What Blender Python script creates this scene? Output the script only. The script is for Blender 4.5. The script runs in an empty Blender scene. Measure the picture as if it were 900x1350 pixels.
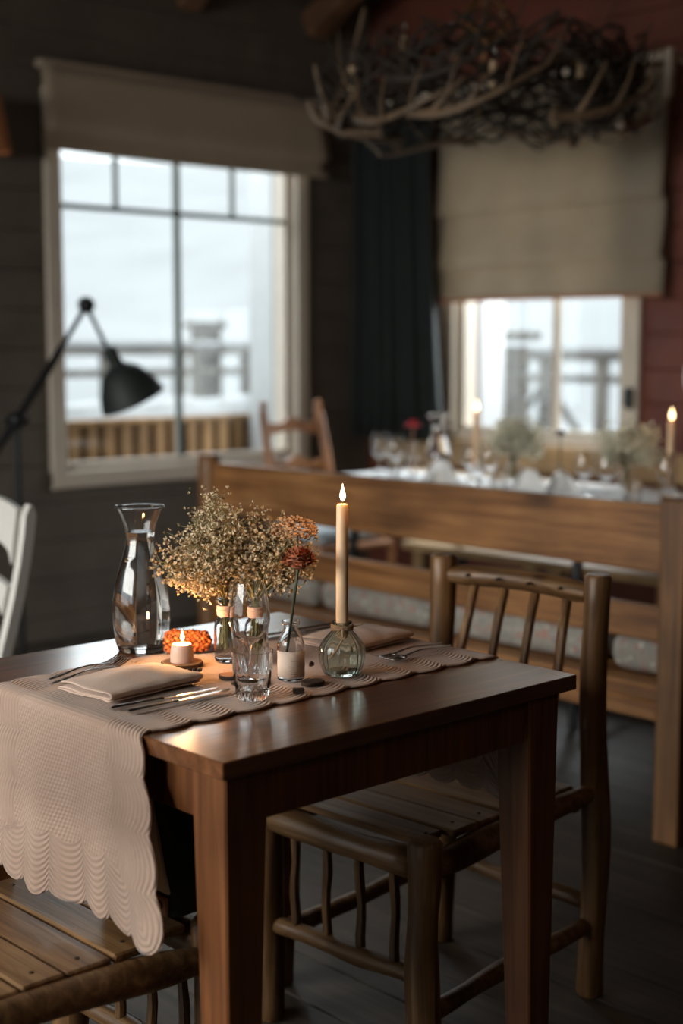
import bpy, bmesh, math, random
from mathutils import Vector, Matrix, Quaternion, noise
sc = bpy.context.scene
PI = math.pi
random.seed(7)

# ------------------------------------------------------------------ camera
F_PX = 1880.0
HOR = 455.0
VX = 2500.0
pitch = math.atan((675 - HOR) / F_PX)
yaw = math.atan((VX - 450) / (F_PX / math.cos(pitch)))
cam_d = bpy.data.cameras.new('camera')
cam = bpy.data.objects.new('camera', cam_d)
sc.collection.objects.link(cam)
sc.camera = cam
cam.location = (-1.11, -1.431, 1.30)
fw = Vector((math.cos(yaw) * math.cos(pitch), math.sin(yaw) * math.cos(pitch), -math.sin(pitch)))
cam.rotation_euler = fw.to_track_quat('-Z', 'Y').to_euler()
cam_d.sensor_fit = 'VERTICAL'
cam_d.sensor_height = 36.0
cam_d.lens = F_PX / 1350 * 36
cam_d.dof.use_dof = True
cam_d.dof.focus_distance = 2.28
cam_d.dof.aperture_fstop = 2.1
cam_d.clip_end = 400

# ------------------------------------------------------------------ world, light, exposure
w = bpy.data.worlds.new('overcast'); sc.world = w; w.use_nodes = True
bg = w.node_tree.nodes['Background']
bg.inputs['Color'].default_value = (0.92, 0.97, 1.0, 1)
bg.inputs['Strength'].default_value = 3.0
sc.view_settings.view_transform = 'Standard'
sc.view_settings.look = 'None'
sc.view_settings.exposure = 0.0
sc.view_settings.gamma = 1.0
sc.view_settings.use_curve_mapping = False
cy = sc.cycles
cy.use_denoising = True
cy.max_bounces = 12
cy.transmission_bounces = 12
cy.transparent_max_bounces = 12
cy.sample_clamp_indirect = 4.0
cy.caustics_reflective = False
cy.caustics_refractive = True
cy.blur_glossy = 0.5


def area(name, loc, direction, sx, sy, power, color):
    l = bpy.data.lights.new(name, 'AREA'); l.shape = 'RECTANGLE'
    l.size = sx; l.size_y = sy; l.energy = power; l.color = color
    o = bpy.data.objects.new(name, l); sc.collection.objects.link(o)
    o.location = loc
    o.rotation_euler = Vector(direction).to_track_quat('-Z', 'Y').to_euler()
    return o


# daylight through the wide side window (it is in the wall at the left, behind the frame)
area('side_window_daylight', (-3.9, 1.3, 2.3), (1, 0, -0.35), 4.2, 2.0, 410, (1.0, 0.93, 0.85))
# daylight from the sky above the snow slope, falling in through the two windows of the picture
area('window_daylight', (5.35, 2.85, 2.25), (-1, -0.12, -0.55), 1.5, 1.2, 150, (0.93, 0.97, 1.0))
area('window_daylight', (2.95, 5.6, 2.95), (0, -1, -0.75), 1.7, 1.0, 60, (0.93, 0.97, 1.0))
# added warm fill points out of the frame, lifting the dark sides of things
for _loc, _p in (((-1.5, 1.8, 2.9), 7), ((0.5, -2.5, 2.5), 7)):
    _l = bpy.data.lights.new('warm_fill', 'POINT'); _l.energy = _p; _l.color = (1.0, 0.68, 0.40); _l.shadow_soft_size = 0.22
    _o = bpy.data.objects.new('warm_fill', _l); sc.collection.objects.link(_o); _o.location = _loc

# ------------------------------------------------------------------ node helpers


def new_mat(name):
    m = bpy.data.materials.new(name); m.use_nodes = True
    nt = m.node_tree
    return m, nt, nt.nodes['Principled BSDF']


def L(nt, a, b):
    nt.links.new(a, b)


def ramp(nt, fac, stops):
    r = nt.nodes.new('ShaderNodeValToRGB')
    els = r.color_ramp.elements
    while len(els) < len(stops):
        els.new(0.5)
    for e, (p, c) in zip(els, stops):
        e.position = p; e.color = (c[0], c[1], c[2], 1)
    L(nt, fac, r.inputs['Fac'])
    return r.outputs['Color']


def objcoord(nt, scale, rnd=True):
    tc = nt.nodes.new('ShaderNodeTexCoord')
    mp = nt.nodes.new('ShaderNodeMapping')
    mp.inputs['Scale'].default_value = scale
    L(nt, tc.outputs['Object'], mp.inputs['Vector'])
    if rnd:
        oi = nt.nodes.new('ShaderNodeObjectInfo')
        ml = nt.nodes.new('ShaderNodeMath'); ml.operation = 'MULTIPLY'; ml.inputs[1].default_value = 37.0
        L(nt, oi.outputs['Random'], ml.inputs[0])
        cb = nt.nodes.new('ShaderNodeCombineXYZ')
        for i in range(3):
            L(nt, ml.outputs[0], cb.inputs[i])
        L(nt, cb.outputs[0], mp.inputs['Location'])
    return mp.outputs['Vector']


def wood(name, dark, mid, light, axis='X', across=26.0, along=1.6, rough=0.55, bump=0.25, coat=0.0, knots=0.0):
    """Streaky wood: noise stretched along the grain axis."""
    m, nt, p = new_mat(name)
    s = [across] * 3
    s['XYZ'.index(axis)] = along
    v = objcoord(nt, s)
    n = nt.nodes.new('ShaderNodeTexNoise'); n.inputs['Scale'].default_value = 1.0
    n.inputs['Detail'].default_value = 6; n.inputs['Roughness'].default_value = 0.62; n.inputs['Distortion'].default_value = 0.6
    L(nt, v, n.inputs['Vector'])
    col = ramp(nt, n.outputs['Fac'], [(0.28, dark), (0.5, mid), (0.72, light)])
    # broad slow tone change from board to board
    v2 = objcoord(nt, (3, 3, 3))
    n2 = nt.nodes.new('ShaderNodeTexNoise'); n2.inputs['Scale'].default_value = 1.0; n2.inputs['Detail'].default_value = 3
    L(nt, v2, n2.inputs['Vector'])
    tone = ramp(nt, n2.outputs['Fac'], [(0.3, (0.62, 0.61, 0.60)), (0.7, (1.2, 1.18, 1.12))])
    mx = nt.nodes.new('ShaderNodeMix'); mx.data_type = 'RGBA'; mx.blend_type = 'MULTIPLY'; mx.inputs[0].default_value = 1
    L(nt, col, mx.inputs[6]); L(nt, tone, mx.inputs[7])
    out = mx.outputs[2]
    if knots:
        v3 = objcoord(nt, [knots * (0.45 if 'XYZ'[i] == axis else 1) for i in range(3)])
        vo = nt.nodes.new('ShaderNodeTexVoronoi'); vo.inputs['Scale'].default_value = 1.0
        L(nt, v3, vo.inputs['Vector'])
        kk = ramp(nt, vo.outputs['Distance'], [(0.04, (0.25, 0.2, 0.16)), (0.16, (1, 1, 1))])
        m2 = nt.nodes.new('ShaderNodeMix'); m2.data_type = 'RGBA'; m2.blend_type = 'MULTIPLY'; m2.inputs[0].default_value = 0.8
        L(nt, out, m2.inputs[6]); L(nt, kk, m2.inputs[7]); out = m2.outputs[2]
    L(nt, out, p.inputs['Base Color'])
    p.inputs['Roughness'].default_value = rough
    p.inputs['Coat Weight'].default_value = coat
    p.inputs['Coat Roughness'].default_value = 0.16
    p.inputs['Coat IOR'].default_value = 1.75
    b = nt.nodes.new('ShaderNodeBump'); b.inputs['Strength'].default_value = bump; b.inputs['Distance'].default_value = 0.003
    L(nt, n.outputs['Fac'], b.inputs['Height']); L(nt, b.outputs[0], p.inputs['Normal'])
    return m


def plain(name, col, rough=0.6, metal=0.0, vary=0.12, scale=8.0, bump=0.0, sheen=0.0, coat=0.0, subsurf=0.0):
    m, nt, p = new_mat(name)
    v = objcoord(nt, (scale,) * 3)
    n = nt.nodes.new('ShaderNodeTexNoise'); n.inputs['Scale'].default_value = 1.0; n.inputs['Detail'].default_value = 4
    L(nt, v, n.inputs['Vector'])
    lo = tuple(c * (1 - vary) for c in col); hi = tuple(min(1, c * (1 + vary)) for c in col)
    L(nt, ramp(nt, n.outputs['Fac'], [(0.3, lo), (0.7, hi)]), p.inputs['Base Color'])
    p.inputs['Roughness'].default_value = rough
    p.inputs['Metallic'].default_value = metal
    p.inputs['Sheen Weight'].default_value = sheen
    p.inputs['Coat Weight'].default_value = coat
    if subsurf:
        p.inputs['Subsurface Weight'].default_value = subsurf
        p.inputs['Subsurface Radius'].default_value = (0.02, 0.009, 0.004)
    if bump:
        b = nt.nodes.new('ShaderNodeBump'); b.inputs['Strength'].default_value = bump; b.inputs['Distance'].default_value = 0.002
        L(nt, n.outputs['Fac'], b.inputs['Height']); L(nt, b.outputs[0], p.inputs['Normal'])
    return m


def weave(name, col, col2, rough=0.9, scale=420.0, blot=6.0, translucent=0.0):
    """Woven cloth: fine noise threads plus soft blotches."""
    m, nt, p = new_mat(name)
    v = objcoord(nt, (scale, scale, scale))
    n = nt.nodes.new('ShaderNodeTexNoise'); n.inputs['Scale'].default_value = 1.0; n.inputs['Detail'].default_value = 2
    L(nt, v, n.inputs['Vector'])
    v2 = objcoord(nt, (blot,) * 3)
    n2 = nt.nodes.new('ShaderNodeTexNoise'); n2.inputs['Scale'].default_value = 1.0; n2.inputs['Detail'].default_value = 5
    L(nt, v2, n2.inputs['Vector'])
    ad = nt.nodes.new('ShaderNodeMath'); ad.operation = 'ADD'
    L(nt, n.outputs['Fac'], ad.inputs[0]); L(nt, n2.outputs['Fac'], ad.inputs[1])
    dv = nt.nodes.new('ShaderNodeMath'); dv.operation = 'MULTIPLY'; dv.inputs[1].default_value = 0.5
    L(nt, ad.outputs[0], dv.inputs[0])
    c = ramp(nt, dv.outputs[0], [(0.35, col), (0.65, col2)])
    L(nt, c, p.inputs['Base Color'])
    p.inputs['Roughness'].default_value = rough
    p.inputs['Sheen Weight'].default_value = 0.15
    b = nt.nodes.new('ShaderNodeBump'); b.inputs['Strength'].default_value = 0.3; b.inputs['Distance'].default_value = 0.001
    L(nt, n.outputs['Fac'], b.inputs['Height']); L(nt, b.outputs[0], p.inputs['Normal'])
    if translucent:
        tr = nt.nodes.new('ShaderNodeBsdfTranslucent'); L(nt, c, tr.inputs['Color'])
        mix = nt.nodes.new('ShaderNodeMixShader'); mix.inputs[0].default_value = translucent
        out = nt.nodes['Material Output']
        L(nt, p.outputs[0], mix.inputs[1]); L(nt, tr.outputs[0], mix.inputs[2]); L(nt, mix.outputs[0], out.inputs['Surface'])
    return m


def glass(name, col=(1, 1, 1), ior=1.45, rough=0.0):
    m, nt, p = new_mat(name)
    p.inputs['Base Color'].default_value = (*col, 1)
    p.inputs['Transmission Weight'].default_value = 1.0
    p.inputs['Roughness'].default_value = rough
    p.inputs['IOR'].default_value = ior
    return m


def thin_glass(name, col=(1, 1, 1), ior=1.5):
    m, nt, p = new_mat(name)
    nt.nodes.remove(p)
    t = nt.nodes.new('ShaderNodeBsdfTransparent'); t.inputs[0].default_value = (*col, 1)
    g = nt.nodes.new('ShaderNodeBsdfGlossy'); g.inputs['Roughness'].default_value = 0.02
    lw = nt.nodes.new('ShaderNodeLayerWeight'); lw.inputs['Blend'].default_value = 0.5
    pw = nt.nodes.new('ShaderNodeMath'); pw.operation = 'POWER'; pw.inputs[1].default_value = 5.0
    L(nt, lw.outputs['Facing'], pw.inputs[0])
    f = nt.nodes.new('ShaderNodeMath'); f.operation = 'MULTIPLY_ADD'; f.inputs[1].default_value = 0.96; f.inputs[2].default_value = ((ior - 1) / (ior + 1)) ** 2
    L(nt, pw.outputs[0], f.inputs[0])
    mix = nt.nodes.new('ShaderNodeMixShader')
    L(nt, f.outputs[0], mix.inputs[0]); L(nt, t.outputs[0], mix.inputs[1]); L(nt, g.outputs[0], mix.inputs[2])
    L(nt, mix.outputs[0], nt.nodes['Material Output'].inputs['Surface'])
    return m


def emit(name, col, strength):
    m, nt, p = new_mat(name)
    p.inputs['Base Color'].default_value = (0, 0, 0, 1)
    p.inputs['Emission Color'].default_value = (*col, 1)
    p.inputs['Emission Strength'].default_value = strength
    return m


def runner_mat(name, col, col2):
    """Quilted cotton: wavy stitched ridges along the scalloped edge, fine slanting rows in the middle."""
    m, nt, p = new_mat(name)

    def mth(op, a, b=None, c=None):
        n = nt.nodes.new('ShaderNodeMath'); n.operation = op
        for i, x in enumerate((a, b, c)):
            if x is None:
                continue
            if isinstance(x, (int, float)):
                n.inputs[i].default_value = x
            else:
                L(nt, x, n.inputs[i])
        return n.outputs[0]
    u1 = nt.nodes.new('ShaderNodeUVMap'); u1.uv_map = 'edge'
    u2 = nt.nodes.new('ShaderNodeUVMap'); u2.uv_map = 'flat'
    s1 = nt.nodes.new('ShaderNodeSeparateXYZ'); L(nt, u1.outputs[0], s1.inputs[0])
    s2 = nt.nodes.new('ShaderNodeSeparateXYZ'); L(nt, u2.outputs[0], s2.inputs[0])
    d, al = s1.outputs[0], s1.outputs[1]
    s, t = s2.outputs[0], s2.outputs[1]
    ridge = mth('SINE', mth('ADD', mth('MULTIPLY', d, 2 * PI / 0.0088), mth('MULTIPLY', mth('SINE', mth('MULTIPLY', al, 2 * PI / 0.16)), 1.5)))
    row = mth('SINE', mth('MULTIPLY', mth('ADD', t, mth('MULTIPLY', s, 0.45)), 2 * PI / 0.0062))
    row2 = mth('SINE', mth('MULTIPLY', s, 2 * PI / 0.0062))
    mid = mth('ADD', mth('MULTIPLY', row, 0.45), mth('MULTIPLY', row2, 0.3))
    border = mth('LESS_THAN', d, 0.098)
    h = mth('ADD', mth('MULTIPLY', ridge, border), mth('MULTIPLY', mid, mth('SUBTRACT', 1.0, border)))
    h01 = mth('ADD', mth('MULTIPLY', h, 0.5), 0.5)
    v = objcoord(nt, (7, 7, 7))
    n = nt.nodes.new('ShaderNodeTexNoise'); n.inputs['Scale'].default_value = 1.0; n.inputs['Detail'].default_value = 4
    L(nt, v, n.inputs['Vector'])
    L(nt, ramp(nt, n.outputs['Fac'], [(0.3, col), (0.7, col2)]), p.inputs['Base Color'])
    p.inputs['Roughness'].default_value = 0.92
    p.inputs['Sheen Weight'].default_value = 0.2
    b = nt.nodes.new('ShaderNodeBump'); b.inputs['Strength'].default_value = 0.85; b.inputs['Distance'].default_value = 0.0022
    L(nt, h01, b.inputs['Height']); L(nt, b.outputs[0], p.inputs['Normal'])
    return m


# ------------------------------------------------------------------ materials
M = {}
M['floor'] = wood('floor_boards', (0.020, 0.017, 0.014), (0.048, 0.038, 0.029), (0.09, 0.068, 0.050), 'Y', 34, 1.3, 0.58, 0.35)
M['wall_grey'] = plain('taupe_paint', (0.096, 0.077, 0.060), 0.7, vary=0.18, scale=5)
M['wall_red'] = plain('red_paint', (0.125, 0.031, 0.017), 0.65, vary=0.2, scale=5)
M['wall_dark'] = plain('dark_paint', (0.06, 0.045, 0.035), 0.8)
M['ceil'] = wood('ceiling_boards', (0.02, 0.015, 0.012), (0.035, 0.026, 0.02), (0.05, 0.038, 0.028), 'X', 12, 1, 0.8, 0.1)
M['rafter'] = wood('rafter_wood', (0.09, 0.042, 0.02), (0.16, 0.078, 0.038), (0.22, 0.11, 0.055), 'Y', 20, 1.5, 0.6, 0.2)
M['frame'] = plain('window_paint', (0.54, 0.47, 0.39), 0.5, vary=0.05)
M['muntin'] = plain('muntin_paint', (0.12, 0.14, 0.13), 0.5, vary=0.05)
M['pane'] = thin_glass('window_glass', (0.97, 0.99, 0.99))
M['snow'] = plain('snow', (0.345, 0.355, 0.36), 0.9, vary=0.04, scale=1.2)
M['hill'] = plain('snowy_hill', (0.315, 0.325, 0.33), 0.95, vary=0.08, scale=0.35)
M['white_wood'] = plain('white_paint_wood', (0.40, 0.41, 0.41), 0.6, vary=0.05)
M['grey_wood'] = wood('weathered_grey_wood', (0.12, 0.11, 0.10), (0.17, 0.16, 0.145), (0.22, 0.21, 0.195), 'Z', 20, 2, 0.85)
M['deck_slat'] = wood('deck_slat_wood', (0.17, 0.08, 0.03), (0.34, 0.19, 0.08), (0.44, 0.27, 0.13), 'Z', 30, 2, 0.7)
M['table'] = wood('polished_table_wood', (0.060, 0.020, 0.008), (0.150, 0.055, 0.020), (0.25, 0.105, 0.042), 'X', 48, 2.2, 0.30, 0.08, coat=1.0)
M['table_leg'] = wood('table_leg_wood', (0.095, 0.030, 0.009), (0.190, 0.066, 0.021), (0.28, 0.108, 0.036), 'Z', 55, 2.2, 0.42, 0.12, coat=0.2)
M['log'] = wood('peeled_log_wood', (0.060, 0.028, 0.011), (0.175, 0.088, 0.035), (0.36, 0.205, 0.09), 'Z', 55, 3.0, 0.42, 0.5, knots=11)
M['log_h'] = wood('peeled_branch_wood', (0.065, 0.030, 0.012), (0.19, 0.098, 0.040), (0.36, 0.215, 0.105), 'Y', 55, 3.0, 0.42, 0.5, knots=13)
M['slat'] = wood('seat_slat_wood', (0.085, 0.042, 0.017), (0.22, 0.118, 0.050), (0.38, 0.235, 0.115), 'Y', 60, 2.4, 0.40, 0.3)
M['bench'] = wood('bench_board_wood', (0.095, 0.035, 0.011), (0.24, 0.105, 0.036), (0.40, 0.20, 0.080), 'Y', 38, 1.9, 0.45, 0.35, knots=5)
M['bench_v'] = wood('bench_post_wood', (0.075, 0.032, 0.012), (0.18, 0.082, 0.030), (0.29, 0.145, 0.06), 'Z', 40, 1.8, 0.5, 0.35)
M['wall_bench'] = wood('pale_bench_wood', (0.28, 0.17, 0.08), (0.42, 0.27, 0.13), (0.52, 0.35, 0.19), 'Y', 15, 1.2, 0.55)
M['orange_wood'] = wood('orange_chair_wood', (0.22, 0.085, 0.03), (0.38, 0.16, 0.065), (0.5, 0.24, 0.11), 'Z', 20, 1.6, 0.4)
M['runner'] = runner_mat('quilted_pink_cotton', (0.43, 0.29, 0.225), (0.50, 0.355, 0.28))
M['napkin'] = weave('pale_pink_linen', (0.55, 0.40, 0.32), (0.66, 0.50, 0.41), blot=9)
M['white_cloth'] = weave('white_linen', (0.84, 0.85, 0.86), (0.93, 0.94, 0.95), blot=8)
M['blind'] = weave('beige_blind_linen', (0.30, 0.245, 0.18), (0.40, 0.335, 0.25), blot=3, scale=160, translucent=0.30)
M['blind_dark'] = weave('taupe_blind_linen', (0.33, 0.255, 0.185), (0.42, 0.33, 0.24), blot=3, scale=160, translucent=0.06)
M['hem'] = weave('rust_hem_tape', (0.38, 0.17, 0.10), (0.46, 0.22, 0.13), translucent=0.3)
M['curtain'] = weave('dark_curtain_wool', (0.005, 0.009, 0.009), (0.011, 0.017, 0.016), blot=10)
M['black'] = plain('black_lacquer', (0.014, 0.020, 0.019), 0.6, vary=0.1)
M['black_steel'] = plain('black_steel', (0.02, 0.022, 0.024), 0.45, metal=0.6)
M['white_paint'] = plain('white_chair_paint', (0.62, 0.60, 0.57), 0.45, vary=0.05)
M['steel'] = plain('cutlery_steel', (0.62, 0.6, 0.58), 0.18, metal=1.0, vary=0.05)
M['brass'] = plain('aged_brass', (0.35, 0.2, 0.09), 0.4, metal=0.9)
M['glass'] = glass('clear_glass', (1, 1, 1))
M['water'] = glass('water', (1, 1, 1), 1.33)
M['green_glass'] = glass('pale_green_ribbed_glass', (0.80, 0.86, 0.80), 1.4)
M['fine_glass'] = thin_glass('fine_wine_glass', (0.97, 0.97, 0.97), 1.5)
M['wax'] = plain('cream_wax', (0.80, 0.55, 0.34), 0.45, vary=0.04, subsurf=0.25)
M['pink_wax'] = plain('pink_wax', (0.86, 0.55, 0.42), 0.45, vary=0.04, subsurf=0.4)
M['flame'] = emit('candle_flame', (1.0, 0.68, 0.33), 9.0)
M['wick'] = plain('burnt_wick', (0.02, 0.015, 0.012), 0.9)
M['twine'] = plain('jute_twine', (0.30, 0.20, 0.115), 0.9, vary=0.3, scale=300, bump=0.5)
M['ribbon'] = weave('peach_ribbon', (0.68, 0.40, 0.28), (0.76, 0.48, 0.35))
M['paper'] = plain('label_paper', (0.66, 0.52, 0.43), 0.8, vary=0.08)
M['ink'] = plain('label_ink', (0.30, 0.25, 0.21), 0.8)
M['blossom'] = plain('dried_blossom', (0.56, 0.44, 0.28), 0.9, vary=0.35, scale=45)
M['blossom_white'] = plain('cream_blossom', (0.80, 0.76, 0.62), 0.9, vary=0.3, scale=30)
M['stem'] = plain('dry_green_stem', (0.26, 0.23, 0.095), 0.8, vary=0.35)
M['stem_dark'] = plain('dark_green_stem', (0.045, 0.055, 0.03), 0.6)
M['hydrangea'] = plain('dried_tan_petals', (0.52, 0.31, 0.17), 0.9, vary=0.25, scale=60)
M['dahlia'] = plain('rust_petals', (0.33, 0.10, 0.042), 0.8, vary=0.55, scale=80)
M['sepal'] = plain('dark_sepal', (0.07, 0.05, 0.025), 0.9)
M['cone'] = plain('orange_cone_scales', (0.38, 0.10, 0.025), 0.8, vary=0.75, scale=190)
M['slice'] = wood('wood_slice', (0.28, 0.15, 0.07), (0.42, 0.24, 0.12), (0.5, 0.3, 0.16), 'Z', 60, 3, 0.7)
M['bark'] = plain('dark_bark', (0.045, 0.025, 0.016), 0.9, vary=0.3, scale=90)
M['copper'] = plain('copper_slice', (0.55, 0.26, 0.13), 0.55)
M['red_petals'] = plain('red_petals', (0.62, 0.03, 0.05), 0.6, vary=0.3, scale=40)
M['cushion'] = weave('flowered_grey_cushion', (0.22, 0.20, 0.175), (0.34, 0.31, 0.27), blot=16)
M['blue_cushion'] = weave('grey_blue_cushion', (0.36, 0.42, 0.46), (0.46, 0.52, 0.56), blot=6)
M['bag_grey'] = weave('grey_canvas', (0.84, 0.85, 0.83), (0.92, 0.92, 0.90), blot=8)
M['bag_teal'] = weave('dark_teal_canvas', (0.012, 0.030, 0.036), (0.022, 0.045, 0.052), blot=8)
M['leather'] = plain('tan_leather', (0.30, 0.15, 0.075), 0.6)
M['antler'] = plain('antler_horn', (0.15, 0.098, 0.058), 0.5, vary=0.4, scale=9)
M['antler_dark'] = plain('brown_antler_horn', (0.026, 0.017, 0.011), 0.7, vary=0.35, scale=12)
M['bulb'] = plain('cream_candle_tube', (0.45, 0.32, 0.18), 0.5)
M['crystal'] = glass('crystal', (1, 0.95, 0.88), 1.6)
M['orange_shade'] = weave('orange_shade_fabric', (0.62, 0.24, 0.09), (0.72, 0.30, 0.12), translucent=0.3)
M['plate'] = plain('white_china', (0.75, 0.74, 0.72), 0.3, vary=0.03)

# floral cushion print: pinkish and dark blots on grey
_nt = M['cushion'].node_tree
_p = _nt.nodes['Principled BSDF']
_src = _p.inputs['Base Color'].links[0].from_socket
_vo = _nt.nodes.new('ShaderNodeTexVoronoi'); _vo.inputs['Scale'].default_value = 1.0
L(_nt, objcoord(_nt, (44, 44, 44)), _vo.inputs['Vector'])
_mask = ramp(_nt, _vo.outputs['Distance'], [(0.25, (1, 1, 1)), (0.42, (0, 0, 0))])
_cc = ramp(_nt, _vo.outputs['Color'], [(0.25, (0.40, 0.15, 0.12)), (0.5, (0.16, 0.17, 0.18)), (0.75, (0.50, 0.48, 0.42))])
_mx = _nt.nodes.new('ShaderNodeMix'); _mx.data_type = 'RGBA'
L(_nt, _mask, _mx.inputs[0]); L(_nt, _src, _mx.inputs[6]); L(_nt, _cc, _mx.inputs[7]); L(_nt, _mx.outputs[2], _p.inputs['Base Color'])

# ------------------------------------------------------------------ mesh helpers


def nb():
    return bmesh.new()


def bx(bm, c, s, bevel=0.003, rot=None, seg=1):
    m = Matrix.Translation(Vector(c))
    if rot is not None:
        m = m @ rot.to_4x4()
    m = m @ Matrix.Diagonal((s[0], s[1], s[2], 1))
    r = bmesh.ops.create_cube(bm, size=1.0, matrix=m)
    vs = r['verts']
    if bevel > 0:
        es = list({e for v in vs for e in v.link_edges})
        bmesh.ops.bevel(bm, geom=es, offset=min(bevel, 0.45 * min(s)), segments=seg, affect='EDGES', profile=0.5)


def hexa(bm, low, high, bevel=0.003):
    """A prism between a lower quad and an upper quad (lists of 4 points)."""
    vs = [bm.verts.new(p) for p in low] + [bm.verts.new(p) for p in high]
    fs = [bm.faces.new([vs[3], vs[2], vs[1], vs[0]]), bm.faces.new(vs[4:])]
    for i in range(4):
        j = (i + 1) % 4
        fs.append(bm.faces.new([vs[i], vs[j], vs[4 + j], vs[4 + i]]))
    if bevel:
        es = list({e for v in vs for e in v.link_edges})
        bmesh.ops.bevel(bm, geom=es, offset=bevel, segments=1, affect='EDGES')


def tube(bm, pts, rad, seg=10, cap=True, squash=None):
    """Round tube along a polyline; rad is one number or one per point."""
    pts = [Vector(p) for p in pts]
    n = len(pts)
    if not hasattr(rad, '__len__'):
        rad = [rad] * n
    t0 = (pts[1] - pts[0]).normalized()
    up = Vector((0, 0, 1)) if abs(t0.z) < 0.9 else Vector((1, 0, 0))
    a = t0.cross(up).normalized()
    rings = []
    for i in range(n):
        t = (pts[min(i + 1, n - 1)] - pts[max(i - 1, 0)])
        if t.length < 1e-9:
            t = t0.copy()
        t.normalize()
        a = (a - t * a.dot(t))
        if a.length < 1e-6:
            a = t.orthogonal()
        a.normalize()
        b = t.cross(a)
        ring = []
        for k in range(seg):
            th = 2 * PI * k / seg
            ring.append(bm.verts.new(pts[i] + (a * math.cos(th) + b * math.sin(th)) * rad[i]))
        rings.append(ring)
    for i in range(n - 1):
        for k in range(seg):
            k2 = (k + 1) % seg
            f = bm.faces.new([rings[i][k], rings[i][k2], rings[i + 1][k2], rings[i + 1][k]])
            f.smooth = True
    if cap:
        bm.faces.new(list(reversed(rings[0])))
        bm.faces.new(rings[-1])
    return rings


def log(bm, a, b, r, seg=14, n=9, wob=0.006, rv=0.07, sd=0, taper=1.0):
    """A hand-peeled pole: a tube that wanders and swells a little, with softened ends."""
    rnd = random.Random(sd)
    a = Vector(a); b = Vector(b)
    ph = [rnd.uniform(0, 6.28) for _ in range(4)]
    pts, rr = [], []
    d = (b - a)
    px = d.orthogonal().normalized(); py = d.normalized().cross(px)
    e = min(0.25, 0.25 * r / d.length)
    ts = [0.0, e] + [i / n for i in range(1, n)] + [1 - e, 1.0]
    for t in ts:
        env = math.sin(PI * t)
        o = px * (wob * env * math.sin(5 * t + ph[0])) + py * (wob * env * math.sin(6.5 * t + ph[1]))
        pts.append(a + d * t + o)
        rr.append(r * (1 + (taper - 1) * t) * (1 + rv * math.sin(9 * t + ph[2]) + 0.5 * rv * math.sin(17 * t + ph[3])))
    rr[0] *= 0.8; rr[-1] *= 0.8
    tube(bm, pts, rr, seg)


def lathe(bm, prof, seg=32, c=(0, 0, 0), closed=False, rib=None):
    """Revolve (r, z) pairs about z; closed joins the last pair to the first."""
    rings = []
    for (r, z) in prof:
        if r < 1e-6:
            rings.append([bm.verts.new((c[0], c[1], c[2] + z))])
        else:
            ring = []
            for k in range(seg):
                th = 2 * PI * k / seg
                rr = r * (1 + (rib[1] * abs(math.cos(rib[0] * th / 2)) if rib else 0))
                ring.append(bm.verts.new((c[0] + rr * math.cos(th), c[1] + rr * math.sin(th), c[2] + z)))
            rings.append(ring)
    pairs = list(zip(rings[:-1], rings[1:]))
    if closed:
        pairs.append((rings[-1], rings[0]))
    for A, B in pairs:
        if len(A) == 1 and len(B) == 1:
            continue
        for k in range(seg):
            k2 = (k + 1) % seg
            if len(A) == 1:
                f = bm.faces.new([A[0], B[k2], B[k]])
            elif len(B) == 1:
                f = bm.faces.new([A[k], A[k2], B[0]])
            else:
                f = bm.faces.new([A[k], A[k2], B[k2], B[k]])
            f.smooth = True
    return rings


def spline(pts, n=6):
    """Catmull-Rom through 2-D or 3-D points."""
    P = [Vector(p) for p in pts]
    out = []
    for i in range(len(P) - 1):
        p0 = P[max(i - 1, 0)]; p1 = P[i]; p2 = P[i + 1]; p3 = P[min(i + 2, len(P) - 1)]
        for k in range(n):
            t = k / n
            out.append(0.5 * ((2 * p1) + (p2 - p0) * t + (2 * p0 - 5 * p1 + 4 * p2 - p3) * t * t + (3 * p1 - p0 - 3 * p2 + p3) * t ** 3))
    out.append(P[-1])
    return out


def vessel(bm, outer, wall=0.0022, base=0.006, seg=40, n=5, rib=None):
    """A glass vessel: outer profile from base centre to rim, inner wall offset inwards."""
    o = [(max(p.x, 0), p.y) for p in spline([Vector((r, z)) for r, z in outer], n)]
    inner = [(r - wall, z) for r, z in o if z > base and r > wall * 1.5]
    inner.reverse()
    zmin = inner[-1][1]
    prof = [(0, 0)] + o + inner + [(inner[-1][0] * 0.6, base), (0, base)]
    if zmin < base:
        prof = prof
    lathe(bm, prof, seg, rib=rib)
    return inner


def inner_fill(outer, wall, base, level, grow=0.0003, n=5):
    o = [(max(p.x, 0), p.y) for p in spline([Vector((r, z)) for r, z in outer], n)]
    pr = [(r - wall + grow, z) for r, z in o if base < z < level and r > wall * 1.5]
    return [(0, base - grow)] + [(pr[0][0] * 0.6, base - grow)] + pr + [(pr[-1][0], level), (0, level)]


def blob(bm, c, r, sub=1, scale=(1, 1, 1), jitter=0.0, rnd=random):
    m = Matrix.Translation(Vector(c)) @ Matrix.Diagonal((scale[0], scale[1], scale[2], 1))
    res = bmesh.ops.create_icosphere(bm, subdivisions=sub, radius=r, matrix=m)
    for v in res['verts']:
        if jitter:
            v.co += Vector((rnd.uniform(-1, 1), rnd.uniform(-1, 1), rnd.uniform(-1, 1))) * jitter
        for f in v.link_faces:
            f.smooth = True


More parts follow.
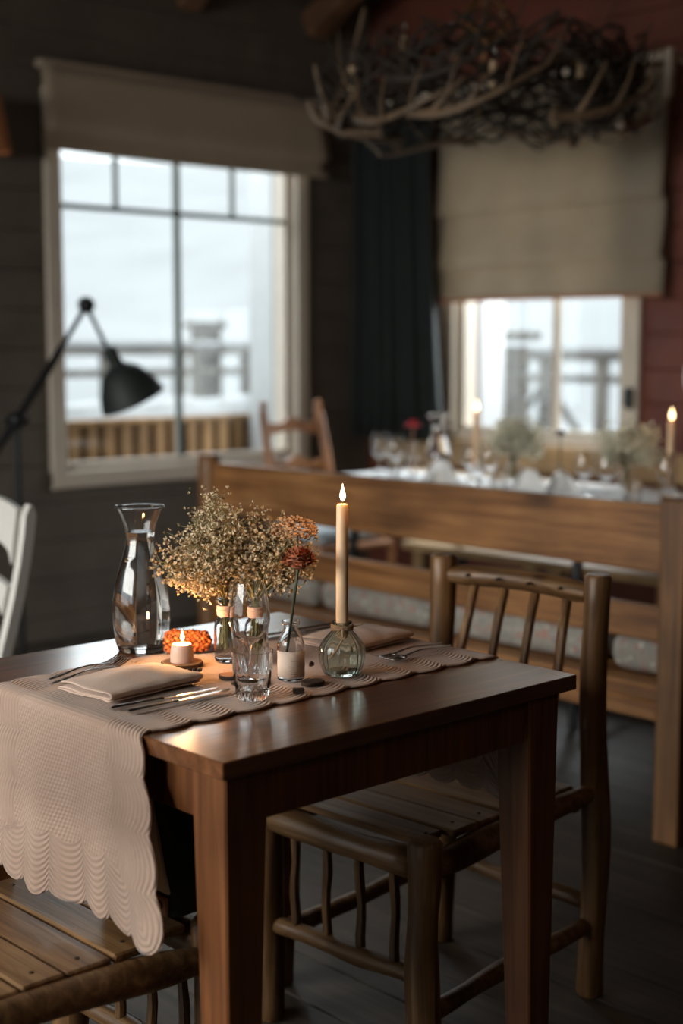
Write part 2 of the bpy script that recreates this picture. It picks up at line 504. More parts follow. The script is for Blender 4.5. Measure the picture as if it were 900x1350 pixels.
def build(name, bm, mat, parent=None, loc=None, rot=None, kind=None, smooth=False, recalc=True):
    if recalc:
        bmesh.ops.recalc_face_normals(bm, faces=bm.faces)
    if smooth:
        for f in bm.faces:
            f.smooth = True
    me = bpy.data.meshes.new(name)
    bm.to_mesh(me); bm.free()
    if any(p.use_smooth for p in me.polygons):
        me.set_sharp_from_angle(angle=math.radians(42))
    me.materials.append(mat)
    o = bpy.data.objects.new(name, me)
    sc.collection.objects.link(o)
    if parent is not None:
        o.parent = parent
    if loc is not None:
        o.location = loc
    if rot is not None:
        o.rotation_euler = rot
    if kind:
        o['kind'] = kind
    return o


def tag(o, label, cat, group=None):
    o['label'] = label; o['category'] = cat
    if group:
        o['group'] = group
    return o


def thing(name, label, cat, loc=(0, 0, 0), rz=0.0, group=None):
    o = bpy.data.objects.new(name, None)
    o.empty_display_size = 0.05
    sc.collection.objects.link(o)
    o.location = loc; o.rotation_euler = (0, 0, rz)
    return tag(o, label, cat, group)


def dup(root, loc, rz=None, label=None, group=None):
    def cp(o, par):
        c = o.copy(); sc.collection.objects.link(c)
        c.parent = par
        for ch in list(o.children):
            cp(ch, c)
        return c
    r = cp(root, None)
    r.location = loc
    if rz is not None:
        r.rotation_euler = (0, 0, rz)
    if label:
        r['label'] = label
    if group:
        r['group'] = group
    return r


def struct(name, bm, mat, parent=None, smooth=False):
    return build(name, bm, mat, parent, kind='structure' if parent is None else None, smooth=smooth)


# ------------------------------------------------------------------ the room
XW, YW = 4.10, 4.00          # right wall plane, left wall plane
XL, YB = -2.75, -3.2         # side-window wall, wall behind
CZ0, CSL = 3.02, 0.20        # ceiling height at the left wall, slope


def ceil_z(y):
    return CZ0 + (YW - y) * CSL


bm = nb()
y0 = XL
n = 0
xx = XL - 0.2
rr = random.Random(3)
while xx < XW + 0.2:
    wd = 0.145
    bx(bm, (xx + wd / 2, 0.4, -0.02 + rr.uniform(-0.0006, 0.0006)), (wd - 0.003, YW - YB + 0.4, 0.04), 0.002)
    xx += wd
struct('floor', bm, M['floor'])

bm = nb()
bx(bm, (0.65, 0.4, -0.07), (XW - XL + 0.5, YW - YB + 0.6, 0.05), 0)
struct('floor_base', bm, M['wall_dark'])


def board_wall(name, axis, plane, a0, a1, z0, z1, pitch_, mat, hole=None, thick=0.02, out=1, off=0.0):
    """Horizontal boards on one wall plane. axis 'x': the wall runs along x at y=plane."""
    bm = nb()
    z = z0 - off

    def seg(p, q, zb, zt):
        if q - p < 0.002 or zt - zb < 0.002:
            return
        c = (p + q) / 2
        if axis == 'x':
            bx(bm, (c, plane + out * thick / 2, (zb + zt) / 2), (q - p, thick, zt - zb), 0.0045)
        else:
            bx(bm, (plane + out * thick / 2, c, (zb + zt) / 2), (thick, q - p, zt - zb), 0.0045)

    def back(p, q, zb, zt):
        c = (p + q) / 2
        if q - p < 0.002 or zt - zb < 0.002:
            return
        if axis == 'x':
            bx(bm, (c, plane + out * (thick + 0.07), (zb + zt) / 2), (q - p, 0.14, zt - zb), 0)
        else:
            bx(bm, (plane + out * (thick + 0.07), c, (zb + zt) / 2), (0.14, q - p, zt - zb), 0)
    while z < z1:
        zb, zt = max(z, z0) + 0.001, min(z + pitch_, z1) - 0.001
        if hole and zt > hole[2] and zb < hole[3]:
            h0, h1, hz0, hz1 = hole
            seg(a0, h0, zb, zt); seg(h1, a1, zb, zt)
            if zb < hz0 - 0.004:
                seg(h0, h1, zb, hz0)
            if zt > hz1 + 0.004:
                seg(h0, h1, hz1, zt)
        else:
            seg(a0, a1, zb, zt)
        z += pitch_
    if hole:
        h0, h1, hz0, hz1 = hole
        back(a0, h0, z0, z1); back(h1, a1, z0, z1); back(h0, h1, z0, hz0); back(h0, h1, hz1, z1)
    else:
        back(a0, a1, z0, z1)
    return struct(name, bm, mat)


W1 = (2.235, 3.60, 0.735, 2.40)      # left window opening: x0 x1 z0 z1
W2 = (2.37, 3.40, 0.86, 2.25)        # right window opening: y0 y1 z0 z1
W3 = (-0.4, 3.1, 0.60, 2.25)         # side window (out of frame)
ZT = 4.9
board_wall('wall_left', 'x', YW, XL - 0.2, XW + 0.16, 0, 3.6, 0.168, M['wall_grey'], W1, off=0.06)
board_wall('wall_right', 'y', XW, YB - 0.1, YW + 0.02, 0, ZT, 0.152, M['wall_red'], W2, off=0.02)
board_wall('wall_side', 'y', XL, YB - 0.1, YW + 0.02, 0, ZT, 0.168, M['wall_grey'], W3, out=-1)
board_wall('wall_back', 'x', YB, XL - 0.2, XW + 0.16, 0, ZT, 0.168, M['wall_dark'], None, out=-1)

bm = nb()
ln = YW + 0.2 - (YB - 0.2)
ang = math.atan(CSL)
rot = Matrix.Rotation(-ang, 3, 'X')
yc = (YW + YB) / 2
xx = XL - 0.2
while xx < XW + 0.2:
    bx(bm, (xx + 0.07, yc, ceil_z(yc) + 0.02), (0.138, ln / math.cos(ang), 0.03), 0.003, rot)
    xx += 0.14
bx(bm, (0.65, yc, ceil_z(yc) + 0.06), (XW - XL + 0.5, ln / math.cos(ang), 0.04), 0, rot)
struct('ceiling', bm, M['ceil'])

# braces that carry the ceiling beams, ends against the left wall
for i, (bxp, zz) in enumerate(((3.70, 2.85), (2.92, 2.86), (2.1, 2.9), (1.3, 2.9))):
    bm = nb()
    sl = 0.55
    a = math.atan(sl)
    lenb = 0.62 if i == 0 else 0.5
    c = Vector((bxp, YW - lenb / 2 * math.cos(a) - 0.01, zz + lenb / 2 * math.sin(a)))
    bx(bm, c, (0.11, lenb, 0.13), 0.006, Matrix.Rotation(-a, 3, 'X'))
    struct('trim_%d' % (i + 1), bm, M['rafter'])


def window(name, axis, plane, o, mull, trans=None, top_mull=(), casing=0.075, pane_off=0.05, out=1):
    """Cased window with sash bars; o = (a0, a1, z0, z1) of the wall opening."""
    a0, a1, z0, z1 = o
    r = bpy.data.objects.new(name, None); sc.collection.objects.link(r)
    r.location = (a0, plane, z0) if axis == 'x' else (plane, a0, z0)
    r['kind'] = 'structure'

    def B(bm, ac, dc, zc, sa, sd, sz, bev=0.004):
        # local coordinates from the root
        if axis == 'x':
            bx(bm, (ac - a0, dc * out, zc - z0), (sa, sd, sz), bev)
        else:
            bx(bm, (dc * out, ac - a0, zc - z0), (sd, sa, sz), bev)
    bm = nb()
    cw = casing
    for (c, s) in (((a0 - cw / 2 + 0.012), cw), ((a1 + cw / 2 - 0.012), cw)):
        B(bm, c, -0.008, (z0 + z1) / 2, s, 0.03, z1 - z0 + 2 * cw - 0.02)
    B(bm, (a0 + a1) / 2, -0.0085, z0 - cw / 2 + 0.012, a1 - a0 + 2 * cw - 0.024, 0.031, cw)
    B(bm, (a0 + a1) / 2, -0.0085, z1 + cw / 2 - 0.012, a1 - a0 + 2 * cw - 0.024, 0.031, cw)
    # reveal lining
    for c in (a0 + 0.008, a1 - 0.008):
        B(bm, c, 0.08, (z0 + z1) / 2, 0.016, 0.15, z1 - z0, 0.001)
    B(bm, (a0 + a1) / 2, 0.08, z0 + 0.008, a1 - a0, 0.15, 0.016, 0.001)
    B(bm, (a0 + a1) / 2, 0.08, z1 - 0.008, a1 - a0, 0.15, 0.016, 0.001)
    build('casing', bm, M['frame'], r)
    bm = nb()
    sw = 0.03
    for c in (a0 + 0.016 + sw / 2, a1 - 0.016 - sw / 2):
        B(bm, c, pane_off, (z0 + z1) / 2, sw, 0.04, z1 - z0 - 0.032)
    for c in (z0 + 0.016 + sw / 2, z1 - 0.016 - sw / 2):
        B(bm, (a0 + a1) / 2, pane_off, c, a1 - a0 - 0.032 - 2 * sw, 0.04, sw)
    build('sash', bm, M['frame'], r)
    bm = nb()
    for c, wd in mull:
        B(bm, c, pane_off, (z0 + z1) / 2, wd, 0.034, z1 - z0 - 0.085)
    if trans:
        B(bm, (a0 + a1) / 2, pane_off, trans, a1 - a0 - 0.09, 0.030, 0.022)
        for c in top_mull:
            B(bm, c, pane_off, (trans + z1) / 2 - 0.015, 0.018, 0.028, z1 - trans - 0.045)
    build('sash_bar', bm, M['muntin'] if trans else M['frame'], r)
    bm = nb()
    B(bm, (a0 + a1) / 2, pane_off + 0.004, (z0 + z1) / 2, a1 - a0 - 0.08, 0.004, z1 - z0 - 0.08, 0)
    build('pane', bm, M['pane'], r)
    return r


w1 = window('window_1', 'x', YW, W1, [(2.905, 0.026)], 1.905, (2.57, 3.235))
w2 = window('window_2', 'y', XW, W2, [(2.79, 0.035)], casing=0.10)
# dark hinge on the casing of the right window
bm = nb()
bx(bm, (-0.03, 2.325 - W2[0], 1.07 - W2[2]), (0.016, 0.05, 0.085), 0.004)
tube(bm, [(-0.04, 2.31 - W2[0], 1.02 - W2[2]), (-0.04, 2.31 - W2[0], 1.115 - W2[2])], 0.012, 8)
build('hinge', bm, M['black'], w2)
w3 = window('window_3', 'y', XL, W3, [(0.75, 0.04), (1.95, 0.04)], out=-1)

# ------------------------------------------------------------------ outdoors
bm = nb()
bx(bm, (10, 10, -0.30), (60, 60, 0.2), 0)
struct('ground', bm, M['snow'])
bm = nb()
# snow slope rising behind the deck
N = 26
g = [[None] * (N + 1) for _ in range(N + 1)]
for i in range(N + 1):
    for j in range(N + 1):
        u = i / N; v = j / N
        th = math.radians(-25 + 140 * u)
        rad = 16 + 60 * v
        zz = -0.2 + 13 * (v ** 0.8) + 1.2 * noise.noise(Vector((u * 9, v * 7, 0.3)))
        g[i][j] = bm.verts.new((4 + rad * math.cos(th), 4 + rad * math.sin(th), zz - 1.0))
for i in range(N):
    for j in range(N):
        f = bm.faces.new([g[i][j], g[i + 1][j], g[i + 1][j + 1], g[i][j + 1]]); f.smooth = True
struct('hillside', bm, M['hill'])

# snow-topped slatted deck box under the left window
bt = thing('deck_bench', 'long brown slatted bench on the deck, heaped with snow, below the left window', 'bench', (2.2, 5.15, -0.2))
bm = nb()
for k in range(27):
    bx(bm, (0.03 + k * 0.112, 0, 0.50 + 0.30), (0.074, 0.022, 0.54), 0.004)
build('slat_panel', bm, M['deck_slat'], bt)
bm = nb(); bx(bm, (1.5, 0.05, 0.8), (3.0, 0.02, 0.54), 0); build('back_panel', bm, M['bark'], bt)
bm = nb()
bx(bm, (1.5, 0.2, 1.085), (3.05, 0.46, 0.03), 0.004)
bx(bm, (1.5, 0.02, 0.50), (3.0, 0.03, 0.06), 0.004)
build('top_board', bm, M['deck_slat'], bt)
bm = nb()
NX = 40
for j in range(2):
    pass
gr = []
for i in range(NX + 1):
    row = []
    for j in range(7):
        y = 0.0 + 0.42 * j / 6
        e = math.sin(PI * j / 6) ** 0.4
        z = 1.10 + 0.085 * e * (1 + 0.5 * noise.noise(Vector((i * 0.3, j * 0.5, 2))))
        row.append(bm.verts.new((-0.0 + 3.0 * i / NX, y, z)))
    gr.append(row)
for i in range(NX):
    for j in range(6):
        f = bm.faces.new([gr[i][j], gr[i + 1][j], gr[i + 1][j + 1], gr[i][j + 1]]); f.smooth = True
build('snow_cover', bm, M['snow'], bt)

# porch columns
for (x, y, wd, lb) in ((4.30, 5.0, 0.22, 'wide white porch column outside the left window, at its right edge'),
                       (5.0, 4.03, 0.21, 'white porch column outside the right window, beside the dark curtain')):
    t = thing('porch_column', lb, 'column', (x, y, -0.2))
    bm = nb(); bx(bm, (0, 0, 1.9), (wd, wd, 3.6), 0.01); build('shaft', bm, M['white_wood'], t)
    bm = nb(); bx(bm, (0, 0, 0.06), (wd + 0.08, wd + 0.08, 0.12), 0.01); build('plinth', bm, M['white_wood'], t)
    bm = nb(); bx(bm, (0, 0, 3.65), (wd + 0.08, wd + 0.08, 0.12), 0.01); build('capital', bm, M['white_wood'], t)


def railing(name, label, p0, p1, z, nposts, diag, sy=0.0):
    """Deck railing from p0 to p1: handrail, lower rail, posts and braces."""
    a = Vector((p0[0], p0[1], 0)); b = Vector((p1[0], p1[1], 0))
    t = thing(name, label, 'railing', (a.x, a.y, -0.2), math.atan2(b.y - a.y, b.x - a.x))
    ln = (b - a).length
    zz = z + 0.2
    bm = nb(); bx(bm, (ln / 2, 0, zz), (ln, 0.10, 0.05), 0.005); build('handrail', bm, M['grey_wood'], t)
    bm = nb(); bx(bm, (ln / 2, 0, zz + 0.05), (ln, 0.11, 0.05), 0.02, seg=2); build('snow_cap', bm, M['snow'], t)
    bm = nb(); bx(bm, (ln / 2, 0, zz - 0.15), (ln, 0.05, 0.05), 0.005); build('middle_rail', bm, M['grey_wood'], t)
    bm = nb(); bx(bm, (ln / 2, 0, zz - 0.75), (ln, 0.05, 0.06), 0.005); build('lower_rail', bm, M['grey_wood'], t)
    for k in range(nposts):
        bm = nb(); bx(bm, (ln * k / (nposts - 1), 0, zz / 2 - 0.02), (0.075, 0.075, zz), 0.005); build('post', bm, M['grey_wood'], t)
    if diag:
        for k in range(nposts - 1):
            x0 = ln * k / (nposts - 1); x1 = ln * (k + 1) / (nposts - 1)
            if k % 2:
                x0, x1 = x1, x0
            bm = nb(); tube(bm, [(x0, 0, zz - 0.74), (x1, 0, zz - 0.18)], 0.026, 6); build('brace', bm, M['grey_wood'], t)
    return t


railing('deck_railing', 'snow-capped grey deck railing crossing the view of the left window', (3.2, 7.0), (8.2, 7.0), 1.255, 9, False)
railing('deck_railing', 'snow-capped grey deck railing with slanting braces outside the right window', (6.9, 6.6), (6.9, 2.6), 1.215, 9, True)
t = thing('gate_post', 'stout square grey post with a cap behind the railing, outside the left window', 'post', (5.47, 7.2, -0.2))
bm = nb(); bx(bm, (0, 0, 0.82), (0.17, 0.17, 1.6), 0.01); build('shaft', bm, M['grey_wood'], t)
bm = nb(); bx(bm, (0, 0, 1.65), (0.24, 0.24, 0.05), 0.01); build('cap', bm, M['grey_wood'], t)
t = thing('stone_pillar', 'grey stone pillar with a flat cap outside the right window', 'pillar', (6.0, 4.68, -0.2))
bm = nb()
for k in range(9):
    bx(bm, (random.uniform(-0.006, 0.006), random.uniform(-0.006, 0.006), 0.09 + k * 0.165), (0.22, 0.22, 0.16), 0.015)
build('shaft', bm, M['grey_wood'], t)
bm = nb(); bx(bm, (0, 0, 1.56), (0.32, 0.32, 0.06), 0.012); build('cap', bm, M['grey_wood'], t)

# ------------------------------------------------------------------ blinds, curtain, rod


def cloth_strip(bm, prof, width, along, wave=0.004, nx=28, sag=0.0, seed=1, thick=0.003):
    """A cloth hung from a profile [(depth, z)...]; along(u, depth, z) -> point."""
    rows = []
    n = len(prof)
    for i in range(nx + 1):
        u = i / nx
        row = []
        for k, (d, z) in enumerate(prof):
            q = noise.noise(Vector((u * 7, z * 2.2, seed)))
            q2 = noise.noise(Vector((u * 22, z * 1.1, seed + 5)))
            dz = -sag * math.sin(PI * u) * (k / (n - 1))
            row.append(along(u, d + wave * (q + 0.5 * q2), z + dz))
        rows.append(row)
    V = [[bm.verts.new(p) for p in r] for r in rows]
    for i in range(nx):
        for k in range(n - 1):
            f = bm.faces.new([V[i][k], V[i + 1][k], V[i + 1][k + 1], V[i][k + 1]]); f.smooth = True


def blind(label, axis, plane, a0, a1, prof, mat, hem, sag, seed, root_z):
    r = thing('roman_blind', label, 'blind', (a0, plane, root_z) if axis == 'x' else (plane, a0, root_z))

    def al(u, d, z):
        a = (a1 - a0) * u
        return (a, -d, z - root_z) if axis == 'x' else (-d, a, z - root_z)
    bm = nb(); cloth_strip(bm, prof, a1 - a0, al, seed=seed, sag=sag)
    o = build('cloth', bm, mat, r)
    sm = o.modifiers.new('solid', 'SOLIDIFY'); sm.thickness = 0.003
    # hem tape
    bm = nb()
    z = prof[-1][1]
    d = prof[-1][0]
    rows = []
    for i in range(29):
        u = i / 28
        dz = -sag * math.sin(PI * u)
        rows.append([bm.verts.new(al(u, d + 0.003 + 0.001 * k, z + dz + (0.004 if k == 0 else -0.012))) for k in (0, 1)])
    for i in range(28):
        bm.faces.new([rows[i][0], rows[i + 1][0], rows[i + 1][1], rows[i][1]])
    h = build('hem', bm, hem, r)
    h.modifiers.new('solid', 'SOLIDIFY').thickness = 0.004
    bm = nb()
    c = ((a1 - a0) / 2, -0.03, prof[0][1] - root_z + 0.002) if axis == 'x' else (-0.03, (a1 - a0) / 2, prof[0][1] - root_z + 0.002)
    bx(bm, c, (a1 - a0, 0.056, 0.03) if axis == 'x' else (0.056, a1 - a0, 0.03), 0.003)
    build('headrail', bm, mat, r)
    return r


def fold_prof(ztop, zs, zbot, d0, d1):
    """Roman folds: cloth falls to each z in zs, tucks back and falls again."""
    pr = [(d0, ztop)]
    z = ztop
    for q in zs:
        for k in range(1, 6):
            pr.append((d0 + (d1 - d0) * (k / 5) ** 1.5, z + (q - z) * k / 5))
        pr.append((d1 - 0.006, q - 0.012))
        pr.append((d0 + 0.004, q - 0.006))
        z = q - 0.004
    for k in range(1, 6):
        pr.append((d0 + (d1 - d0) * 0.4 * (k / 5), z + (zbot - z) * k / 5))
    return pr


blind('taupe roman blind drawn up above the left window, on the grey wall', 'x', YW - 0.018, 2.13, 3.72,
      fold_prof(2.475, [2.21], 2.13, 0.06, 0.10), M['blind_dark'], M['blind_dark'], 0.006, 3, 2.1)
blind('beige roman blind half down over the right window, on the red wall', 'y', XW - 0.018, 2.12, 3.42,
      fold_prof(2.44, [1.925, 1.675], 1.515, 0.06, 0.095), M['blind'], M['hem'], -0.004, 8, 1.5)

rod = thing('curtain_rod', 'pale curtain rod with a returned end above the right window', 'rod', (XW, 2.06, 2.48))
bm = nb(); tube(bm, [(-0.165, 0, 0), (-0.165, 1.84, 0)], 0.019, 10); build('rail', bm, M['frame'], rod)
bm = nb(); tube(bm, [(-0.165, 0, 0.02), (-0.165, 0, -0.17)], 0.02, 10); build('end_bracket', bm, M['frame'], rod)
for yb_ in (0.02, 1.82):
    bm = nb(); bx(bm, (-0.083, yb_, 0.0), (0.164, 0.03, 0.03), 0.004); build('wall_bracket', bm, M['frame'], rod)

bm = nb()
rows = []
NP = 130
ctop, cbot = 2.452, 0.83
for k in range(15):
    v = k / 14
    row = []
    z = ctop + (cbot - ctop) * v
    y_lo = 3.40 - 0.10 * v ** 1.4
    y_hi = 3.93
    for i in range(NP + 1):
        u = i / NP
        y = y_lo + (y_hi - y_lo) * u
        am = 0.026 + 0.014 * v
        d = 0.160 + am * math.sin(2 * PI * 7.5 * u + 0.6 * math.sin(3 * v)) + 0.014 * math.sin(2 * PI * 3.1 * u + 1 + v)
        row.append(bm.verts.new((-d, y - 3.4, z - cbot)))
    rows.append(row)
for k in range(14):
    for i in range(NP):
        f = bm.faces.new([rows[k][i], rows[k][i + 1], rows[k + 1][i + 1], rows[k + 1][i]]); f.smooth = True
cu = build('curtain', bm, M['curtain'], None, (XW, 3.4, cbot))
cu.modifiers.new('solid', 'SOLIDIFY').thickness = 0.003
tag(cu, 'long dark teal curtain hanging in folds in the room corner', 'curtain')

# ------------------------------------------------------------------ main dining table
TZ = 0.76
tb = thing('dining_table', 'polished brown square wooden table in the foreground, laid for two', 'table', (0, 0, 0))
bm = nb()
# tabletop: three glued boards with eased edge
for k in range(4):
    y0_ = 0.0 + 0.19 * k
    bx(bm, (0.37, y0_ + 0.095, TZ - 0.0125), (0.74, 0.1902, 0.025), 0.0015)
build('tabletop', bm, M['table'], tb)
bm = nb()
bx(bm, (0.37, 0.0425, 0.695), (0.60, 0.022, 0.08), 0.002); build('apron', bm, M['table_leg'], tb)
bm = nb()
bx(bm, (0.37, 0.7175, 0.695), (0.60, 0.022, 0.08), 0.002); build('apron', bm, M['table_leg'], tb)
for x in (0.0425, 0.6975):
    bm = nb(); bx(bm, (x, 0.38, 0.695), (0.022, 0.62, 0.08), 0.002); build('apron', bm, M['table_leg'], tb)
for (x, y, sx, sy) in ((0.02, 0.02, 1, 1), (0.72, 0.02, -1, 1), (0.02, 0.74, 1, -1), (0.72, 0.74, -1, -1)):
    bm = nb()
    def quad(z, w_, off):
        pts = [(x + sx * off, y + sy * off), (x + sx * (off + w_), y + sy * off), (x + sx * (off + w_), y + sy * (off + w_)), (x + sx * off, y + sy * (off + w_))]
        return [(p[0], p[1], z) for p in pts]
    hexa(bm, quad(0.0, 0.048, 0.006), quad(0.735, 0.076, 0.0), 0.003)
    build('leg', bm, M['table_leg'], tb)

# ------------------------------------------------------------------ quilted runner
RY0, RY1 = 0.185, 0.575
RZ = TZ + 0.0045
HANG0, HANG1 = 0.285, 0.255
TOPL = 0.74
total = HANG0 + TOPL + HANG1
bm = nb()
uve = bm.loops.layers.uv.new('edge')
uvf = bm.loops.layers.uv.new('flat')
NS, NT = 260, 84
P_S = total / 17.0
P_T = 1 / 7.0


def runner_pt(si, ti):
    s = si / NS * total           # distance along from front hem
    t = ti / NT                   # 0 = camera side edge, 1 = far edge
    # scalloped hems
    hem = 0.014 * abs(math.sin(PI * t / P_T)) ** 0.7
    edge = 0.011 * abs(math.sin(PI * s / P_S)) ** 0.7
    ss = s
    f0 = max(0.0, 1 - s / 0.10); f1 = max(0.0, 1 - (total - s) / 0.10)
    ss = s - (hem - 0.006) * f0 + (hem - 0.006) * f1
    y = RY0 + (RY1 - RY0) * t
    ee = max(0.0, 1 - t / 0.25); e1 = max(0.0, 1 - (1 - t) / 0.25)
    y += -edge * ee + edge * e1
    d = HANG0 - ss                # >0 on the front hang
    if d > -0.012:
        q = max(0.0, d)
        # spreads and folds as it falls
        sp = 0.20 * q + 0.55 * q * math.exp(-q / 0.05) * 0.25
        yy = y + (-sp * (1 - t) * 1.55 + 0.12 * q * t)
        # rounded table edge
        if d < 0.012:
            a = (d + 0.012) / 0.024 * PI / 2
            x = 0.005 - 0.013 * math.sin(a) - 0.002
            z = RZ - 0.013 + 0.013 * math.cos(a)
            x = 0.012 - 0.012 - 0.009 * math.sin(a) + 0.009 * (1 - math.sin(a))
        else:
            x = -0.009 - 0.03 * (q - 0.012)
            z = RZ - 0.013 - (q - 0.012)
        x -= 0.012 * (q / HANG0) * (0.5 + math.sin(2 * PI * (t * 1.6 + 0.15)) + 0.4 * math.sin(2 * PI * (t * 3.7)))
        return (x, yy, z)
    d2 = ss - (HANG0 + TOPL)
    if d2 > -0.012:
        q = max(0.0, d2)
        if d2 < 0.012:
            a = (d2 + 0.012) / 0.024 * PI / 2
            x = TOPL - 0.009 * (1 - math.sin(a)) + 0.009 * math.sin(a)
            z = RZ - 0.013 + 0.013 * math.cos(a)
        else:
            x = TOPL + 0.009 + 0.02 * (q - 0.012)
            z = RZ - 0.013 - (q - 0.012)
        x += 0.008 * (q / HANG1) * (0.8 + math.sin(2 * PI * (t * 1.5)))
        return (x, y - 0.1 * q * (1 - t) + 0.1 * q * t, z)
    x = ss - HANG0
    z = RZ + 0.0012 * noise.noise(Vector((x * 16, y * 16, 0)))
    # soft rumple along the camera-side edge
    z += 0.0025 * max(0, noise.noise(Vector((x * 9, 3.3, 0)))) * ee
    return (x, y, z)


V = [[bm.verts.new(runner_pt(i, j)) for j in range(NT + 1)] for i in range(NS + 1)]
wid = RY1 - RY0


def uv_of(i, j):
    s = i / NS * total; t = j / NT
    hem = 0.014 * abs(math.sin(PI * t / P_T)) ** 0.7
    edge = 0.011 * abs(math.sin(PI * s / P_S)) ** 0.7
    ds = min(s + hem, total - s + hem)
    dt = min(t * wid * 1.1 + edge, (1 - t) * wid * 1.1 + edge)
    return (min(ds, dt), (s if dt < ds else t * wid)), (s, t * wid)


UV = [[uv_of(i, j) for j in range(NT + 1)] for i in range(NS + 1)]
for i in range(NS):
    for j in range(NT):
        q = ((i, j), (i + 1, j), (i + 1, j + 1), (i, j + 1))
        f = bm.faces.new([V[a][b] for a, b in q]); f.smooth = True
        for lp, (a, b) in zip(f.loops, q):
            lp[uve].uv = UV[a][b][0]; lp[uvf].uv = UV[a][b][1]
ru = build('table_runner', bm, M['runner'])
sm = ru.modifiers.new('solid', 'SOLIDIFY'); sm.thickness = 0.0035; sm.offset = -1
tag(ru, 'pale pink quilted runner with scalloped edges hanging over the foreground table', 'table runner')
TOP = RZ + 0.0015        # height of the cloth surface

# ------------------------------------------------------------------ rustic log chairs


def log_chair(label, loc, rz):
    """Peeled-pole chair, local +x is the back, seat faces -x."""
    r = thing('log_chair', label, 'chair', loc, rz)
    hw = 0.195
    for i, s in enumerate((-1, 1)):
        bm = nb(); log(bm, (0.255, s * hw, 0), (0.255, s * hw, 0.857), 0.0275, wob=0.007, sd=10 + i, n=14); build('rear_post', bm, M['log'], r)
        bm = nb(); log(bm, (-0.26, s * hw, 0), (-0.26, s * hw, 0.455), 0.030, wob=0.004, sd=20 + i, n=10); build('front_post', bm, M['log'], r)
    # slightly bowed top rail
    bm = nb()
    pts = [(0.255 + 0.02 * math.sin(PI * k / 10), -hw + 0.02 + (2 * hw - 0.04) * k / 10, 0.815 + 0.006 * math.sin(PI * k / 10)) for k in range(11)]
    tube(bm, pts, [0.017] + [0.0225] * 9 + [0.017], 12); build('top_rail', bm, M['log_h'], r)
    for k in range(4):
        y = -0.117 + 0.078 * k
        bm = nb(); tube(bm, [(0.2345, y, 0.822), (0.2475, y, 0.822)], 0.0032, 8); build('peg', bm, M['bark'], r)
        bm = nb(); log(bm, (0.265, y * 1.0, 0.80), (0.155, y * 1.15, 0.42), 0.0100, seg=8, n=6, wob=0.003, sd=30 + k); build('back_spindle', bm, M['log'], r)
    # seat
    bm = nb(); log(bm, (-0.265, -hw + 0.015, 0.408), (-0.265, hw - 0.015, 0.408), 0.026, wob=0.003, sd=41); build('front_rail', bm, M['log_h'], r)
    bm = nb(); log(bm, (0.215, -hw + 0.01, 0.405), (0.215, hw - 0.01, 0.405), 0.020, wob=0.003, sd=42); build('back_rail', bm, M['log_h'], r)
    for i, s in enumerate((-1, 1)):
        bm = nb()
        pts = [(-0.235 + 0.475 * k / 8, s * hw, 0.397 + 0.024 * (k / 8) ** 2 + 0.012 * math.sin(PI * k / 8)) for k in range(9)]
        tube(bm, pts, [0.02, 0.026, 0.027, 0.025, 0.024, 0.023, 0.022, 0.02, 0.017], 12); build('side_rail', bm, M['log_h'], r)
    xs = -0.24
    for k in range(6):
        wd = (0.072, 0.075, 0.078, 0.07, 0.076, 0.074)[k]
        bm = nb(); bx(bm, (xs + wd / 2, 0, 0.434 + 0.002 * (k % 2)), (wd - 0.004, 2 * hw - 0.025 if k else 2 * hw - 0.07, 0.014), 0.003); o = build('seat_slat', bm, M['slat'], r)
        for s in (-1, 1):
            bm = nb(); lathe(bm, [(0, 0.0), (0.004, 0.0), (0.003, 0.0015), (0, 0.002)], 8, (xs + wd / 2, s * (hw - 0.045), 0.4408 + 0.002 * (k % 2))); build('nail_head', bm, M['bark'], o)
        xs += wd
    # front spindles between seat rail and stretcher
    bm = nb(); log(bm, (-0.26, -hw + 0.015, 0.205), (-0.26, hw - 0.015, 0.195), 0.0175, wob=0.004, sd=50); build('front_stretcher', bm, M['log_h'], r)
    for k in range(4):
        y = 0.125 - 0.083 * k
        bm = nb(); log(bm, (-0.26, y, 0.395), (-0.26, y - 0.004, 0.205), 0.0088, seg=8, n=6, wob=0.003, sd=60 + k); build('front_spindle', bm, M['log'], r)
    for i, s in enumerate((-1, 1)):
        bm = nb(); log(bm, (-0.245, s * hw, 0.135 if s < 0 else 0.165), (0.24, s * hw, 0.15 if s < 0 else 0.185), 0.0175, wob=0.005, sd=70 + i); build('side_stretcher', bm, M['log_h'], r)
    bm = nb(); log(bm, (0.255, -hw + 0.015, 0.19), (0.255, hw - 0.015, 0.20), 0.0175, wob=0.004, sd=80); build('rear_stretcher', bm, M['log_h'], r)
    return r


log_chair('rustic peeled-log chair at the far side of the foreground table, back rail and spindles showing', (0.852, 0.425, 0), math.radians(3.5))
log_chair('rustic log chair in the bottom left corner, slatted seat under the hanging runner', (-0.135, 0.385, 0), math.radians(181))

